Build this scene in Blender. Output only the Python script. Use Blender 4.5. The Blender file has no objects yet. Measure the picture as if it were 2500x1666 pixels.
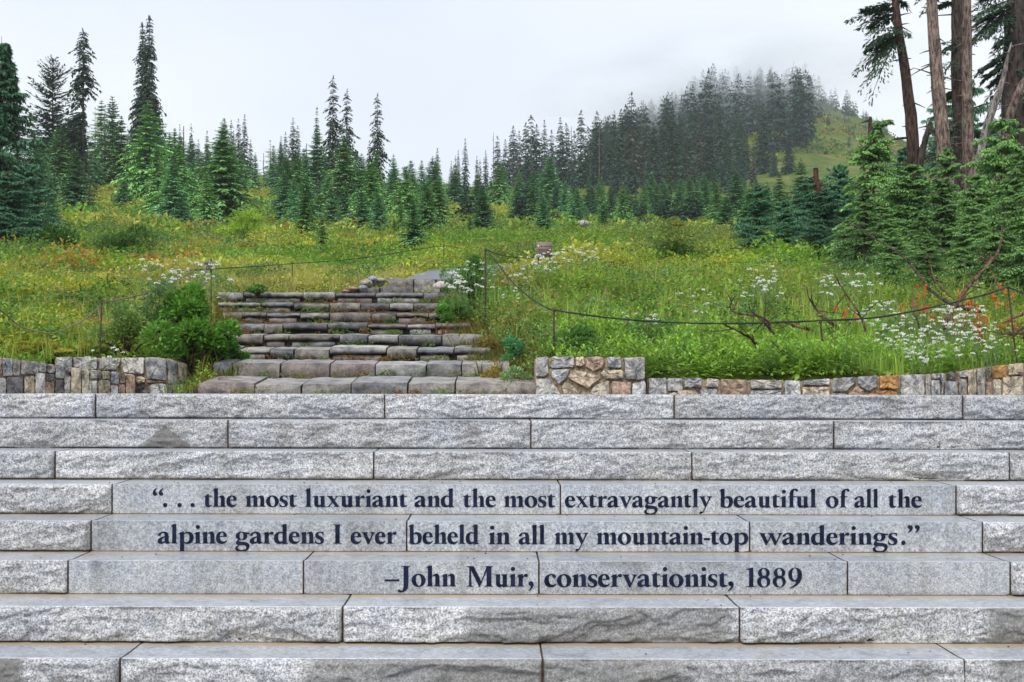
import bpy, math
import numpy as np
from mathutils import Vector, geometry

R = math.radians
F = 3120.0            # focal length in photo pixels
CX, HY = 1210.0, 947.0
EYE = 0.043           # eye height above the landing
ROLL = 0.1
# ------------------------------------------------------------------ camera, sky, sun, exposure
sc = bpy.context.scene
cam_d = bpy.data.cameras.new('camera'); cam = bpy.data.objects.new('camera', cam_d)
sc.collection.objects.link(cam); sc.camera = cam
cam_d.sensor_width = 36.0; cam_d.lens = F / 2500 * 36
cam_d.shift_x = (1250 - CX) / 2500; cam_d.shift_y = (HY - 833) / 2500
cam_d.clip_start = 0.05; cam_d.clip_end = 6000
cam.location = (0, 0, EYE); cam.rotation_euler = (R(90), R(-ROLL), 0)

world = bpy.data.worlds.new('World'); sc.world = world; world.use_nodes = True
wn, wl = world.node_tree.nodes, world.node_tree.links
wn.clear()
wout = wn.new('ShaderNodeOutputWorld'); bg = wn.new('ShaderNodeBackground')
sky = wn.new('ShaderNodeTexSky'); sky.sky_type = 'NISHITA'; sky.sun_disc = False
sky.sun_elevation = R(48); sky.sun_rotation = R(200)
geo = wn.new('ShaderNodeTexCoord'); nz = wn.new('ShaderNodeTexNoise')
nz.inputs['Scale'].default_value = 2.6; nz.inputs['Detail'].default_value = 3; nz.inputs['Roughness'].default_value = .45
mp = wn.new('ShaderNodeMapping'); mp.inputs['Scale'].default_value = (1, 1, 2.0)
mp.inputs['Location'].default_value = (.35, .1, .2)
wl.new(geo.outputs['Generated'], mp.inputs[0]); wl.new(mp.outputs[0], nz.inputs['Vector'])
cr = wn.new('ShaderNodeValToRGB')
cr.color_ramp.elements[0].position = .34; cr.color_ramp.elements[0].color = (.755, .81, .925, 1)
cr.color_ramp.elements[1].position = .66; cr.color_ramp.elements[1].color = (.92, .95, .985, 1)
wl.new(nz.outputs['Fac'], cr.inputs[0])
sc10 = wn.new('ShaderNodeVectorMath'); sc10.operation = 'SCALE'; sc10.inputs['Scale'].default_value = 5.95
wl.new(cr.outputs[0], sc10.inputs[0])
mixw = wn.new('ShaderNodeMixRGB'); mixw.inputs[0].default_value = .94
wl.new(sky.outputs[0], mixw.inputs[1]); wl.new(sc10.outputs[0], mixw.inputs[2])
wl.new(mixw.outputs[0], bg.inputs[0]); bg.inputs[1].default_value = .1
wl.new(bg.outputs[0], wout.inputs[0])

sun_d = bpy.data.lights.new('sun', 'SUN'); sun_d.energy = 1.5; sun_d.angle = R(50); sun_d.color = (1, .98, .94)
sun = bpy.data.objects.new('sun', sun_d); sc.collection.objects.link(sun)
sun.rotation_euler = (R(42), 0, R(-20))
sc.view_settings.view_transform = 'Standard'; sc.view_settings.look = 'None'
sc.view_settings.exposure = 0.95; sc.view_settings.gamma = 1
sc.view_settings.use_curve_mapping = False
sc.cycles.max_bounces = 6; sc.cycles.diffuse_bounces = 3; sc.cycles.glossy_bounces = 2
sc.cycles.transmission_bounces = 2; sc.cycles.volume_bounces = 2; sc.cycles.transparent_max_bounces = 4
sc.cycles.use_denoising = True
sc.cycles.caustics_reflective = False; sc.cycles.caustics_refractive = False

# ------------------------------------------------------------------ helpers
def P(px, py, d):
    """photo pixel + distance -> world point"""
    py = py - (px - CX) * math.tan(R(ROLL))
    return np.array([(px - CX) * d / F, d, EYE + (HY - py) * d / F])

def q(px): return px * 1.0625       # overview pixels -> photo pixels

def hash2(ix, iy, seed):
    h = (ix.astype(np.int64) * 374761393 + iy.astype(np.int64) * 668265263 + seed * 974634777) & 0x7fffffff
    h = ((h ^ (h >> 13)) * 1274126177) & 0x7fffffff
    h = (h ^ (h >> 16)) & 0xffffff
    return h / float(0xffffff)

def vnoise(x, y, seed=0):
    x = np.asarray(x, float); y = np.asarray(y, float)
    ix = np.floor(x); iy = np.floor(y); fx = x - ix; fy = y - iy
    fx = fx * fx * (3 - 2 * fx); fy = fy * fy * (3 - 2 * fy)
    a = hash2(ix, iy, seed); b = hash2(ix + 1, iy, seed); c = hash2(ix, iy + 1, seed); d = hash2(ix + 1, iy + 1, seed)
    return (a * (1 - fx) + b * fx) * (1 - fy) + (c * (1 - fx) + d * fx) * fy

def fbm(x, y, seed=0, oct=4):
    s = 0; a = .5; t = 0
    for o in range(oct):
        s = s + a * vnoise(np.asarray(x) * 2 ** o, np.asarray(y) * 2 ** o, seed + 17 * o); t += a; a *= .5
    return s / t

def sm(x, a, b):
    t = np.clip((np.asarray(x, float) - a) / (b - a), 0, 1)
    return t * t * (3 - 2 * t)

class MB:
    """collects vertices, polygons (same length per batch) and a colour per vertex"""
    def __init__(s): s.v = []; s.c = []; s.f = []; s.m = []; s.n = 0
    def add(s, v, f, c=None, mat=0):
        v = np.asarray(v, float).reshape(-1, 3); f = np.asarray(f, np.int64)
        s.v.append(v)
        if c is None: c = np.ones((len(v), 3)) * .5
        c = np.asarray(c, float)
        if c.ndim == 1: c = np.tile(c, (len(v), 1))
        s.c.append(c); s.f.append(f + s.n); s.m.append(np.full(len(f), mat)); s.n += len(v)
    def mesh(s, name, mats, smooth=False):
        V = np.concatenate(s.v); C = np.concatenate(s.c)
        me = bpy.data.meshes.new(name)
        loops = np.concatenate([f.ravel() for f in s.f])
        tot = np.concatenate([np.full(len(f), f.shape[1]) for f in s.f])
        start = np.concatenate([[0], np.cumsum(tot)[:-1]])
        me.vertices.add(len(V)); me.vertices.foreach_set('co', V.ravel())
        me.loops.add(len(loops)); me.loops.foreach_set('vertex_index', loops.astype(np.int32))
        me.polygons.add(len(tot)); me.polygons.foreach_set('loop_start', start.astype(np.int32))
        me.polygons.foreach_set('material_index', np.concatenate(s.m).astype(np.int32))
        me.update(calc_edges=True)
        at = me.color_attributes.new('col', 'FLOAT_COLOR', 'POINT')
        at.data.foreach_set('color', np.concatenate([C, np.ones((len(C), 1))], 1).ravel())
        for m in (mats if isinstance(mats, (list, tuple)) else [mats]): me.materials.append(m)
        if smooth: me.shade_smooth()
        if smooth == 'sharp': me.set_sharp_from_angle(angle=R(38))
        return me

def link(name, me, parent=None, loc=None):
    o = bpy.data.objects.new(name, me); sc.collection.objects.link(o)
    if parent is not None: o.parent = parent
    if loc is not None: o.location = loc
    return o

def tag(o, label, cat, group=None):
    o['label'] = label; o['category'] = cat
    if group: o['group'] = group
    return o

def thing(name, label, cat, loc=(0, 0, 0), group=None):
    return tag(link(name, None, None, loc), label, cat, group)

def kind(o, k): o['kind'] = k; return o

# ------------------------------------------------------------------ materials
def mat(name, rough=.8, spec=.3):
    m = bpy.data.materials.new(name); m.use_nodes = True
    b = m.node_tree.nodes['Principled BSDF']
    b.inputs['Roughness'].default_value = rough; b.inputs['Specular IOR Level'].default_value = spec
    return m, m.node_tree.nodes, m.node_tree.links, b

def node(nt, t, **kw):
    n = nt.new(t)
    for k, v in kw.items():
        if k.startswith('i_'):
            n.inputs[k[2:].replace('_', ' ')].default_value = v
        else: setattr(n, k, v)
    return n

def mult(nt, ln, a, b, fac=1.0, mode='MULTIPLY'):
    m = nt.new('ShaderNodeMixRGB'); m.blend_type = mode
    if isinstance(fac, float): m.inputs[0].default_value = fac
    else: ln.new(fac, m.inputs[0])
    for i, s in ((1, a), (2, b)):
        if isinstance(s, tuple): m.inputs[i].default_value = (*s, 1)
        else: ln.new(s, m.inputs[i])
    return m.outputs[0]

def ramp(nt, ln, src, stops):
    r = nt.new('ShaderNodeValToRGB'); e = r.color_ramp.elements
    e[0].position, e[0].color = stops[0][0], (*stops[0][1], 1)
    e[1].position, e[1].color = stops[1][0], (*stops[1][1], 1)
    for p, c in stops[2:]:
        x = e.new(p); x.color = (*c, 1)
    ln.new(src, r.inputs[0]); return r.outputs[0]

def noise(nt, ln, vec, scale, detail=3, rough=.55):
    n = nt.new('ShaderNodeTexNoise'); n.inputs['Scale'].default_value = scale
    n.inputs['Detail'].default_value = detail; n.inputs['Roughness'].default_value = rough
    ln.new(vec, n.inputs['Vector']); return n.outputs['Fac']

def bump(nt, ln, b, h, strength, dist):
    bp = nt.new('ShaderNodeBump'); bp.inputs['Strength'].default_value = strength
    bp.inputs['Distance'].default_value = dist; ln.new(h, bp.inputs['Height']); ln.new(bp.outputs[0], b.inputs['Normal'])

def granite_mat(name, light, dark, rough, contrast=1.0, seed=0.):
    # vertex colour: R = dark grime and darkened ledge creases, G = tan silt, B = moss green / brown at joints
    m, nt, ln, b = mat(name, rough, .35)
    tc = nt.new('ShaderNodeNewGeometry').outputs['Position']
    n1 = noise(nt, ln, tc, 110, 2, .7); n2 = noise(nt, ln, tc, 42, 3, .7); n3 = noise(nt, ln, tc, 3.0, 4, .6)
    c = ramp(nt, ln, n1, [(.40 - .02 * contrast, dark), (.60, light)])
    c2 = ramp(nt, ln, n2, [(.36, (.62, .63, .66)), (.58, (1.1, 1.1, 1.1))])
    c = mult(nt, ln, c, c2, .8)
    c = mult(nt, ln, c, ramp(nt, ln, n3, [(.3, (.86, .88, .92)), (.7, (1.08, 1.06, 1.02))]), 1.0)
    oi = nt.new('ShaderNodeObjectInfo'); rr = nt.new('ShaderNodeMapRange'); rr.inputs['To Min'].default_value = .84; rr.inputs['To Max'].default_value = 1.08; ln.new(oi.outputs['Random'], rr.inputs[0])
    vs = nt.new('ShaderNodeVectorMath'); vs.operation = 'SCALE'; ln.new(c, vs.inputs[0]); ln.new(rr.outputs[0], vs.inputs['Scale']); c = vs.outputs[0]
    mps = nt.new('ShaderNodeMapping'); mps.inputs['Scale'].default_value = (1, 1, .12); ln.new(tc, mps.inputs[0])
    n6 = noise(nt, ln, mps.outputs[0], 7, 4, .6); c = mult(nt, ln, c, ramp(nt, ln, n6, [(.34, (.80, .795, .77)), (.52, (1.03, 1.03, 1.03))]), 1.0)
    # sparse grey inclusions
    vo = nt.new('ShaderNodeTexVoronoi'); vo.inputs['Scale'].default_value = 2.3; ln.new(tc, vo.inputs['Vector'])
    inc = ramp(nt, ln, vo.outputs['Distance'], [(.07, (.62, .66, .74)), (.1, (1, 1, 1))])
    c = mult(nt, ln, c, inc, .55)
    at = nt.new('ShaderNodeAttribute'); at.attribute_name = 'col'
    sp = nt.new('ShaderNodeSeparateColor'); ln.new(at.outputs['Color'], sp.inputs[0])
    n4 = noise(nt, ln, tc, 60, 5, .9); n5 = noise(nt, ln, tc, 9, 4, .65)
    def fac(ch, amp, nn, lo, hi):
        a = nt.new('ShaderNodeMath'); a.operation = 'ADD'; ln.new(sp.outputs[ch], a.inputs[0]); ln.new(nn, a.inputs[1])
        r = nt.new('ShaderNodeMapRange'); r.inputs['From Min'].default_value = lo; r.inputs['From Max'].default_value = hi
        r.inputs['To Max'].default_value = amp; ln.new(a.outputs[0], r.inputs[0]); return r.outputs[0]
    c = mult(nt, ln, c, (.13, .125, .115), fac(0, .80, n4, .84, 1.42), 'MIX')
    c = mult(nt, ln, c, (.42, .33, .20), fac(1, .8, n5, .85, 1.25), 'MIX')
    c = mult(nt, ln, c, (.06, .042, .02), fac(2, .95, n4, .9, 1.15), 'MIX')
    ln.new(c, b.inputs['Base Color'])
    bump(nt, ln, b, n2, .35, .004)
    return m

GR_ROUGH = granite_mat('granite_split', (.60, .60, .605), (.185, .19, .20), .72, 1.0)
GR_SAWN = granite_mat('granite_sawn', (.535, .555, .585), (.29, .305, .33), .6, .6)
GR_TREAD = granite_mat('granite_tread_wet', (.46, .48, .52), (.33, .35, .38), .3, .5)

GR_EDGE = granite_mat('granite_worn_edge', (.74, .75, .77), (.58, .60, .63), .5, .4)

def stone_mat(name, scale=14, rough=.85):
    m, nt, ln, b = mat(name, rough, .25)
    tc = nt.new('ShaderNodeNewGeometry').outputs['Position']
    at = nt.new('ShaderNodeAttribute'); at.attribute_name = 'col'
    n1 = noise(nt, ln, tc, scale, 5, .65); n2 = noise(nt, ln, tc, 90, 2, .7)
    c = mult(nt, ln, at.outputs['Color'], ramp(nt, ln, n1, [(.36, (.38, .38, .40)), (.60, (1.38, 1.34, 1.28))]), 1.0)
    c = mult(nt, ln, c, ramp(nt, ln, n2, [(.38, (.6, .6, .6)), (.6, (1.2, 1.2, 1.2))]), .8)
    ln.new(c, b.inputs['Base Color'])
    bump(nt, ln, b, n1, .6, .02)
    return m
M_STONE = stone_mat('field_stone'); M_STAIR = stone_mat('stair_stone', 9, .38)
M_MORTAR = stone_mat('mortar', 30, .9)

def simple(name, col, rough=.8, scale=20, var=.35, spec=.3, bmp=0.):
    m, nt, ln, b = mat(name, rough, spec)
    tc = nt.new('ShaderNodeNewGeometry').outputs['Position']
    n1 = noise(nt, ln, tc, scale, 4, .6)
    lo = tuple(x * (1 - var) for x in col); hi = tuple(min(1, x * (1 + var)) for x in col)
    ln.new(ramp(nt, ln, n1, [(.35, lo), (.65, hi)]), b.inputs['Base Color'])
    if bmp: bump(nt, ln, b, n1, .6, bmp)
    return m
M_INK = simple('inscription_paint', (.009, .013, .034), .75, 22, .6, .12)
M_ASPHALT = simple('asphalt', (.085, .092, .105), .4, 150, .3, .4)
M_ROPE = simple('rope_dark', (.02, .026, .026), .8, 150, .4)
M_ROPE2 = simple('rope_worn', (.16, .14, .11), .9, 150, .5)
M_POST = simple('post_rust', (.045, .032, .024), .8, 60, .4)
M_SIGN = simple('sign_brown', (.20, .15, .13), .6, 10, .08)
M_WHITE = simple('sign_white', (.8, .8, .78), .6, 10, .03)
M_SOIL = simple('soil', (.055, .042, .028), .8, 14, .5, .3, .02)
M_LAND = simple('landing_concrete', (.3, .29, .27), .7, 20, .2)

def leaf_mat(name, transl=.25, rough=.55, objvar=True):
    m, nt, ln, b = mat(name, rough, .3)
    at = nt.new('ShaderNodeAttribute'); at.attribute_name = 'col'
    c = at.outputs['Color']
    if objvar:
        oi = nt.new('ShaderNodeObjectInfo')
        r = nt.new('ShaderNodeMapRange'); r.inputs['To Min'].default_value = .72; r.inputs['To Max'].default_value = 1.3
        ln.new(oi.outputs['Random'], r.inputs[0])
        v = nt.new('ShaderNodeVectorMath'); v.operation = 'SCALE'; ln.new(c, v.inputs[0]); ln.new(r.outputs[0], v.inputs['Scale'])
        c = v.outputs[0]
    ln.new(c, b.inputs['Base Color'])
    tr = nt.new('ShaderNodeBsdfTranslucent'); ln.new(c, tr.inputs[0])
    mx = nt.new('ShaderNodeMixShader'); mx.inputs[0].default_value = transl
    ln.new(b.outputs[0], mx.inputs[1]); ln.new(tr.outputs[0], mx.inputs[2])
    ln.new(mx.outputs[0], nt['Material Output'].inputs['Surface'])
    return m
M_LEAF = leaf_mat('leaves', .38, .5, False)
M_NEEDLE = leaf_mat('needles', .12, .6, True)
M_NEEDLE1 = leaf_mat('needles_near', .15, .55, False)

def bark_mat(name):
    m, nt, ln, b = mat(name, .85, .25)
    g = nt.new('ShaderNodeNewGeometry').outputs['Position']
    mp = nt.new('ShaderNodeMapping'); mp.inputs['Scale'].default_value = (1, 1, .22); ln.new(g, mp.inputs[0])
    at = nt.new('ShaderNodeAttribute'); at.attribute_name = 'col'
    n1 = noise(nt, ln, mp.outputs[0], 20, 5, .75); n2 = noise(nt, ln, g, 3, 3, .6)
    c = mult(nt, ln, at.outputs['Color'], ramp(nt, ln, n1, [(.40, (.22, .20, .19)), (.58, (1.55, 1.5, 1.46))]), 1.0)
    c = mult(nt, ln, c, ramp(nt, ln, n2, [(.35, (.7, .68, .66)), (.62, (1.2, 1.18, 1.15))]), 1.0)
    ln.new(c, b.inputs['Base Color']); bump(nt, ln, b, n1, .9, .06)
    return m
M_BARK = bark_mat('bark')

# ================================================================== LARGE STRUCTURE: terrain
PXN = np.array([-2500, 0, 250, 560, 900, 1200, 1500, 1700, 1800, 1900, 2000, 2100, 2200, 2300, 2500, 4600], float)
DN = np.array([8.6, 10, 12, 15, 18, 24, 32, 45, 65, 90, 130, 180, 250, 400, 650, 1500], float)
EL = np.array([
 [938, 864, 800, 735, 690, 642, 606, 568, 522, 478, 430, 424, 424, 424, 470, 800],   # -2500
 [938, 864, 800, 735, 690, 642, 606, 568, 522, 478, 430, 424, 424, 424, 470, 800],   # 0
 [940, 882, 818, 745, 700, 650, 612, 575, 530, 488, 436, 428, 428, 428, 470, 800],   # 250
 [940, 895, 832, 738, 692, 655, 620, 584, 548, 504, 446, 436, 436, 436, 480, 800],   # 560
 [955, 890, 815, 728, 694, 655, 620, 586, 554, 520, 480, 462, 458, 458, 500, 800],   # 900
 [945, 885, 800, 712, 690, 650, 618, 588, 560, 530, 498, 474, 468, 470, 520, 800],   # 1200
 [962, 872, 790, 700, 662, 640, 614, 590, 566, 538, 508, 470, 455, 430, 480, 800],   # 1500
 [960, 868, 788, 705, 662, 634, 612, 590, 566, 540, 510, 466, 440, 328, 420, 800],   # 1700
 [958, 864, 785, 705, 660, 632, 610, 588, 566, 540, 512, 464, 428, 280, 400, 800],   # 1800
 [956, 862, 782, 702, 660, 630, 608, 588, 566, 540, 512, 462, 418, 252, 400, 800],   # 1900
 [952, 858, 780, 700, 658, 628, 607, 587, 566, 540, 512, 460, 408, 250, 400, 800],   # 2000
 [948, 854, 776, 698, 656, 626, 606, 586, 565, 540, 512, 460, 408, 290, 420, 800],   # 2100
 [960, 880, 785, 696, 655, 625, 605, 586, 565, 540, 512, 460, 412, 345, 440, 800],   # 2200
 [960, 898, 792, 694, 654, 625, 605, 586, 565, 540, 512, 460, 425, 400, 460, 800],   # 2300
 [965, 918, 800, 690, 652, 625, 605, 586, 565, 540, 512, 470, 445, 440, 480, 800],   # 2500
 [965, 918, 800, 690, 652, 625, 605, 586, 565, 540, 512, 490, 480, 480, 500, 800]], float)

def front_d(px):        # distance of the front line of garden walls
    px = np.asarray(px, float)
    d = np.interp(px, [-600, 0, 110, 135, 470, 500, 1300, 1310, 2190, 2420, 3200], [7.0, 8.4, 8.75, 9.7, 9.7, 8.75, 8.75, 8.95, 8.95, 9.75, 10.2])
    return d

# rustic stair: risers (left px, right px, y of front edge, distance) in photo pixels
ST_D0, ST_T = 8.9, .92
STAIR = [  # (y top, y bottom of face, x left, x right, joints) overview pixels
 (882, 908, 462, 1228, [467, 586, 692, 806, 937, 1046, 1225]),
 (836.5, 865, 500, 1165, [500, 534, 643, 758, 862, 980, 1060, 1160]),
 (800.5, 828, 520, 1125, [520, 548, 620, 675, 757, 888, 958, 1043, 1115]),
 (771, 797, 520, 1098, [520, 545, 605, 664, 780, 845, 915, 1015, 1098]),
 (744, 767, 520, 1075, [520, 543, 607, 650, 752, 845, 935, 1000, 1070]),
 (719.5, 740, 520, 1060, [522, 556, 612, 690, 757, 853, 910, 985, 1060]),
 (697, 716, 510, 1040, [512, 540, 600, 675, 757, 828, 895, 950, 1025]),
 (673.5, 694, 505, 1020, [512, 560, 697, 770, 862, 972, 1010]),
]
def stair_edge(k):
    yt, yb, xl, xr, J = STAIR[k]; d = ST_D0 + ST_T * k
    return P(q(xl), q(yt), d), P(q(xr), q(yt), d)
_sl = np.array([stair_edge(k)[0] for k in range(8)]); _sr = np.array([stair_edge(k)[1] for k in range(8)])

PATH = [(1100, 686, 17.2), (1112, 673, 19.2), (1150, 661, 22), (1260, 650, 26), (1500, 640, 33)]
PATHW = [P(*p) for p in PATH]
_pw = np.array(PATHW)
def tz(x, y, rough=True):
    x = np.asarray(x, float); y = np.asarray(y, float)
    yy = np.maximum(y, 3.0)
    px = np.clip(CX + x * F / yy, PXN[0] + 1, PXN[-1] - 1); ld = np.log(np.clip(yy, DN[0], DN[-1] - 1))
    i = np.clip(np.searchsorted(PXN, px) - 1, 0, len(PXN) - 2); L = np.log(DN)
    j = np.clip(np.searchsorted(L, ld) - 1, 0, len(DN) - 2)
    u = (px - PXN[i]) / (PXN[i + 1] - PXN[i]); v = (ld - L[j]) / (L[j + 1] - L[j])
    u = u * u * (3 - 2 * u) * .5 + u * .5
    e = (EL[i, j] * (1 - u) + EL[i + 1, j] * u) * (1 - v) + (EL[i, j + 1] * (1 - u) + EL[i + 1, j + 1] * u) * v
    z = EYE + (HY - e) * yy / F
    if rough: z = z + (fbm(x / 2.5, y / 2.5, 5) - .5) * np.clip(yy * .014, .05, .9) + (fbm(x / 14, y / 14, 9) - .5) * np.clip((yy - 20) * .02, 0, 3.5)
    # stair footprint sits lower
    l = np.interp(y, _sl[:, 1], _sl[:, 0]); r = np.interp(y, _sr[:, 1], _sr[:, 0]); zs = np.interp(y, _sl[:, 1], _sl[:, 2])
    ins = sm(x, l - .25, l - .02) * (1 - sm(x, r + .02, r + .3)) * (y > 8.6) * (1 - sm(y, 17.3, 18.2))
    z = z * (1 - ins) + np.minimum(z, zs - .22) * ins
    pc = np.interp(y, _pw[:, 1], _pw[:, 0]); pz = np.interp(y, _pw[:, 1], _pw[:, 2])
    onp = (1 - sm(np.abs(x - pc), .75, 1.3)) * sm(y, 16.9, 17.4) * (1 - sm(y, 31, 36))
    z = z * (1 - onp) + (pz - .03) * onp
    # in front of the garden walls: below the landing
    pf = CX + x * F / yy
    inside = y > front_d(pf) + .22
    z = np.where(inside, z, -.12)
    z = np.where(y < 8.45, -1.9, z)
    return z

def on_path(x, y, pad=0.):
    ys = np.array([p[1] for p in PATHW]); xs = np.array([p[0] for p in PATHW])
    c = np.interp(y, ys, xs)
    return (np.abs(x - c) < .66 + pad) & (y > 16.8) & (y < 33)
def in_stair(x, y, pad=0.):
    l = np.interp(y, _sl[:, 1], _sl[:, 0]); r = np.interp(y, _sr[:, 1], _sr[:, 0])
    return (x > l - pad) & (x < r + pad) & (y > 8.5) & (y < 15.8)

def terrain_mat():
    m, nt, ln, b = mat('meadow_ground', .9, .15)
    g = nt.new('ShaderNodeNewGeometry').outputs['Position']
    n1 = noise(nt, ln, g, .35, 5, .65); n2 = noise(nt, ln, g, 5, 4, .7); n3 = noise(nt, ln, g, .06, 6, .7)
    c = ramp(nt, ln, n1, [(.3, (.05, .085, .014)), (.5, (.09, .13, .02)), (.68, (.16, .16, .035))])
    c = mult(nt, ln, c, ramp(nt, ln, n2, [(.3, (.45, .45, .4)), (.65, (1.35, 1.3, 1.2))]), 1.0)
    c = mult(nt, ln, c, ramp(nt, ln, n3, [(.38, (.62, .85, .7)), (.60, (1.35, 1.12, 1.1))]), 1.0)
    ln.new(c, b.inputs['Base Color']); bump(nt, ln, b, n2, .8, .15)
    return m
M_GROUND = terrain_mat()

def build_terrain():
    pxs = np.concatenate([np.linspace(-2400, -200, 18), np.arange(-150, 2700, 22), np.linspace(2750, 4500, 14)])
    ds = np.concatenate([[4.5, 8.3, 8.5], np.arange(8.6, 12, .11), np.geomspace(12, 60, 90), np.geomspace(62, 480, 90), [520, 600, 700, 900, 1400]])
    X = (pxs[None, :] - CX) * ds[:, None] / F; Y = np.repeat(ds[:, None], len(pxs), 1)
    Z = tz(X, Y)
    mb = MB(); n, m = X.shape
    a = (np.arange(n - 1)[:, None] * m + np.arange(m - 1)[None, :]).ravel()
    mb.add(np.stack([X, Y, Z], -1), np.stack([a, a + 1, a + m + 1, a + m], 1))
    # lower ground round the camera, out to the horizon behind
    o = kind(link('hillside', mb.mesh('hillside', M_GROUND, True)), 'structure')
    mb = MB()
    mb.add([(-900, -900, -1.95), (900, -900, -1.95), (900, 6.2, -1.95), (-900, 6.2, -1.95)], [[0, 1, 2, 3]])
    kind(link('plaza', mb.mesh('plaza', M_LAND)), 'structure')
build_terrain()

# landing between the granite steps and the rustic stair
mb = MB(); mb.add([(-6, 8.56, -.012), (5.5, 8.56, -.012), (5.5, 12.5, -.012), (-6, 12.5, -.012)], [[0, 1, 2, 3]])
kind(link('landing', mb.mesh('landing', M_LAND)), 'structure')
# asphalt path climbing away from the stair
mb = MB(); vs = []
for k in range(25):
    t = k / 24 * (len(PATHW) - 1); i = min(int(t), len(PATHW) - 2); p = PATHW[i] * (1 - (t - i)) + PATHW[i + 1] * (t - i)
    vs += [(p[0] - .62, p[1], p[2] + .02), (p[0] + .62, p[1] + .1, p[2] + .02), (p[0] - .66, p[1], p[2] - .3), (p[0] + .66, p[1] + .1, p[2] - .3)]
f = []
for k in range(24): f += [[4 * k, 4 * k + 1, 4 * k + 5, 4 * k + 4], [4 * k, 4 * k + 4, 4 * k + 6, 4 * k + 2], [4 * k + 1, 4 * k + 3, 4 * k + 7, 4 * k + 5]]
mb.add(vs, f); kind(link('path', mb.mesh('path', M_ASPHALT)), 'structure')

# ================================================================== granite steps with the inscription
T = .36
ROWY = [963.4, 1027.2, 1103.5, 1184, 1273.4, 1370.6, 1482.6, 1609.5]      # photo y of each front top edge at x = CX
ROWD = [(23.7 - k) * T for k in range(1, 9)]
ROWZ = [EYE + (HY - y) * d / F for y, d in zip(ROWY, ROWD)]
ROWD.append(14.7 * T); ROWZ.append(ROWZ[-1] - .165); ROWD.append(13.7 * T); ROWZ.append(ROWZ[-1] - .165)
JOINTS = [[-700, 220, 884, 1549, 2212, 2900], [-180, 524, 1220, 1916, 2610], [-600, 127, 859, 1590, 2319, 3000],
          [-500, 258, 1288, 2197, 2950], [-550, 210, 935, 1723, 2258, 3000], [-600, 157, 698, 1239, 1948, 2322, 3050],
          [-150, 788, 1700, 2620], [-700, 277, 1248, 2217, 3180], [-300, 640, 1600, 2560], [-100, 900, 1900, 2800]]
SMOOTH = {3: (258, 2197), 4: (210, 2258), 5: (157, 2322)}

def dark_stain(row, px):    # old grime on some stretches (photo px)
    px = np.asarray(px, float)
    def band(a, b, s=45): return sm(px, a - s, a + s) * (1 - sm(px, b - s, b + s))
    if row == 6: return np.clip(.46 * band(1130, 1800, 60) + .5 * band(2400, 2700, 40), 0, 1)
    if row == 7: return np.clip(.6 * band(-800, 60, 20) + .50 * band(740, 1680, 50) + .32 * band(1680, 2300) + .5 * band(2420, 2800, 30), 0, 1)
    if row >= 8: return .3 * np.ones_like(px)
    return 0 * px

steps = thing('granite_steps', 'wide light grey granite steps with a dark blue quotation carved in three rows', 'steps', (0, ROWD[0], 0))
def add_child(o, parent):
    """parent keeping world placement (parents carry translation only)"""
    loc = parent.location.copy(); p = parent
    while p.parent is not None: p = p.parent; loc += p.location
    o.parent = parent; o.location = -loc
    return o

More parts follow.
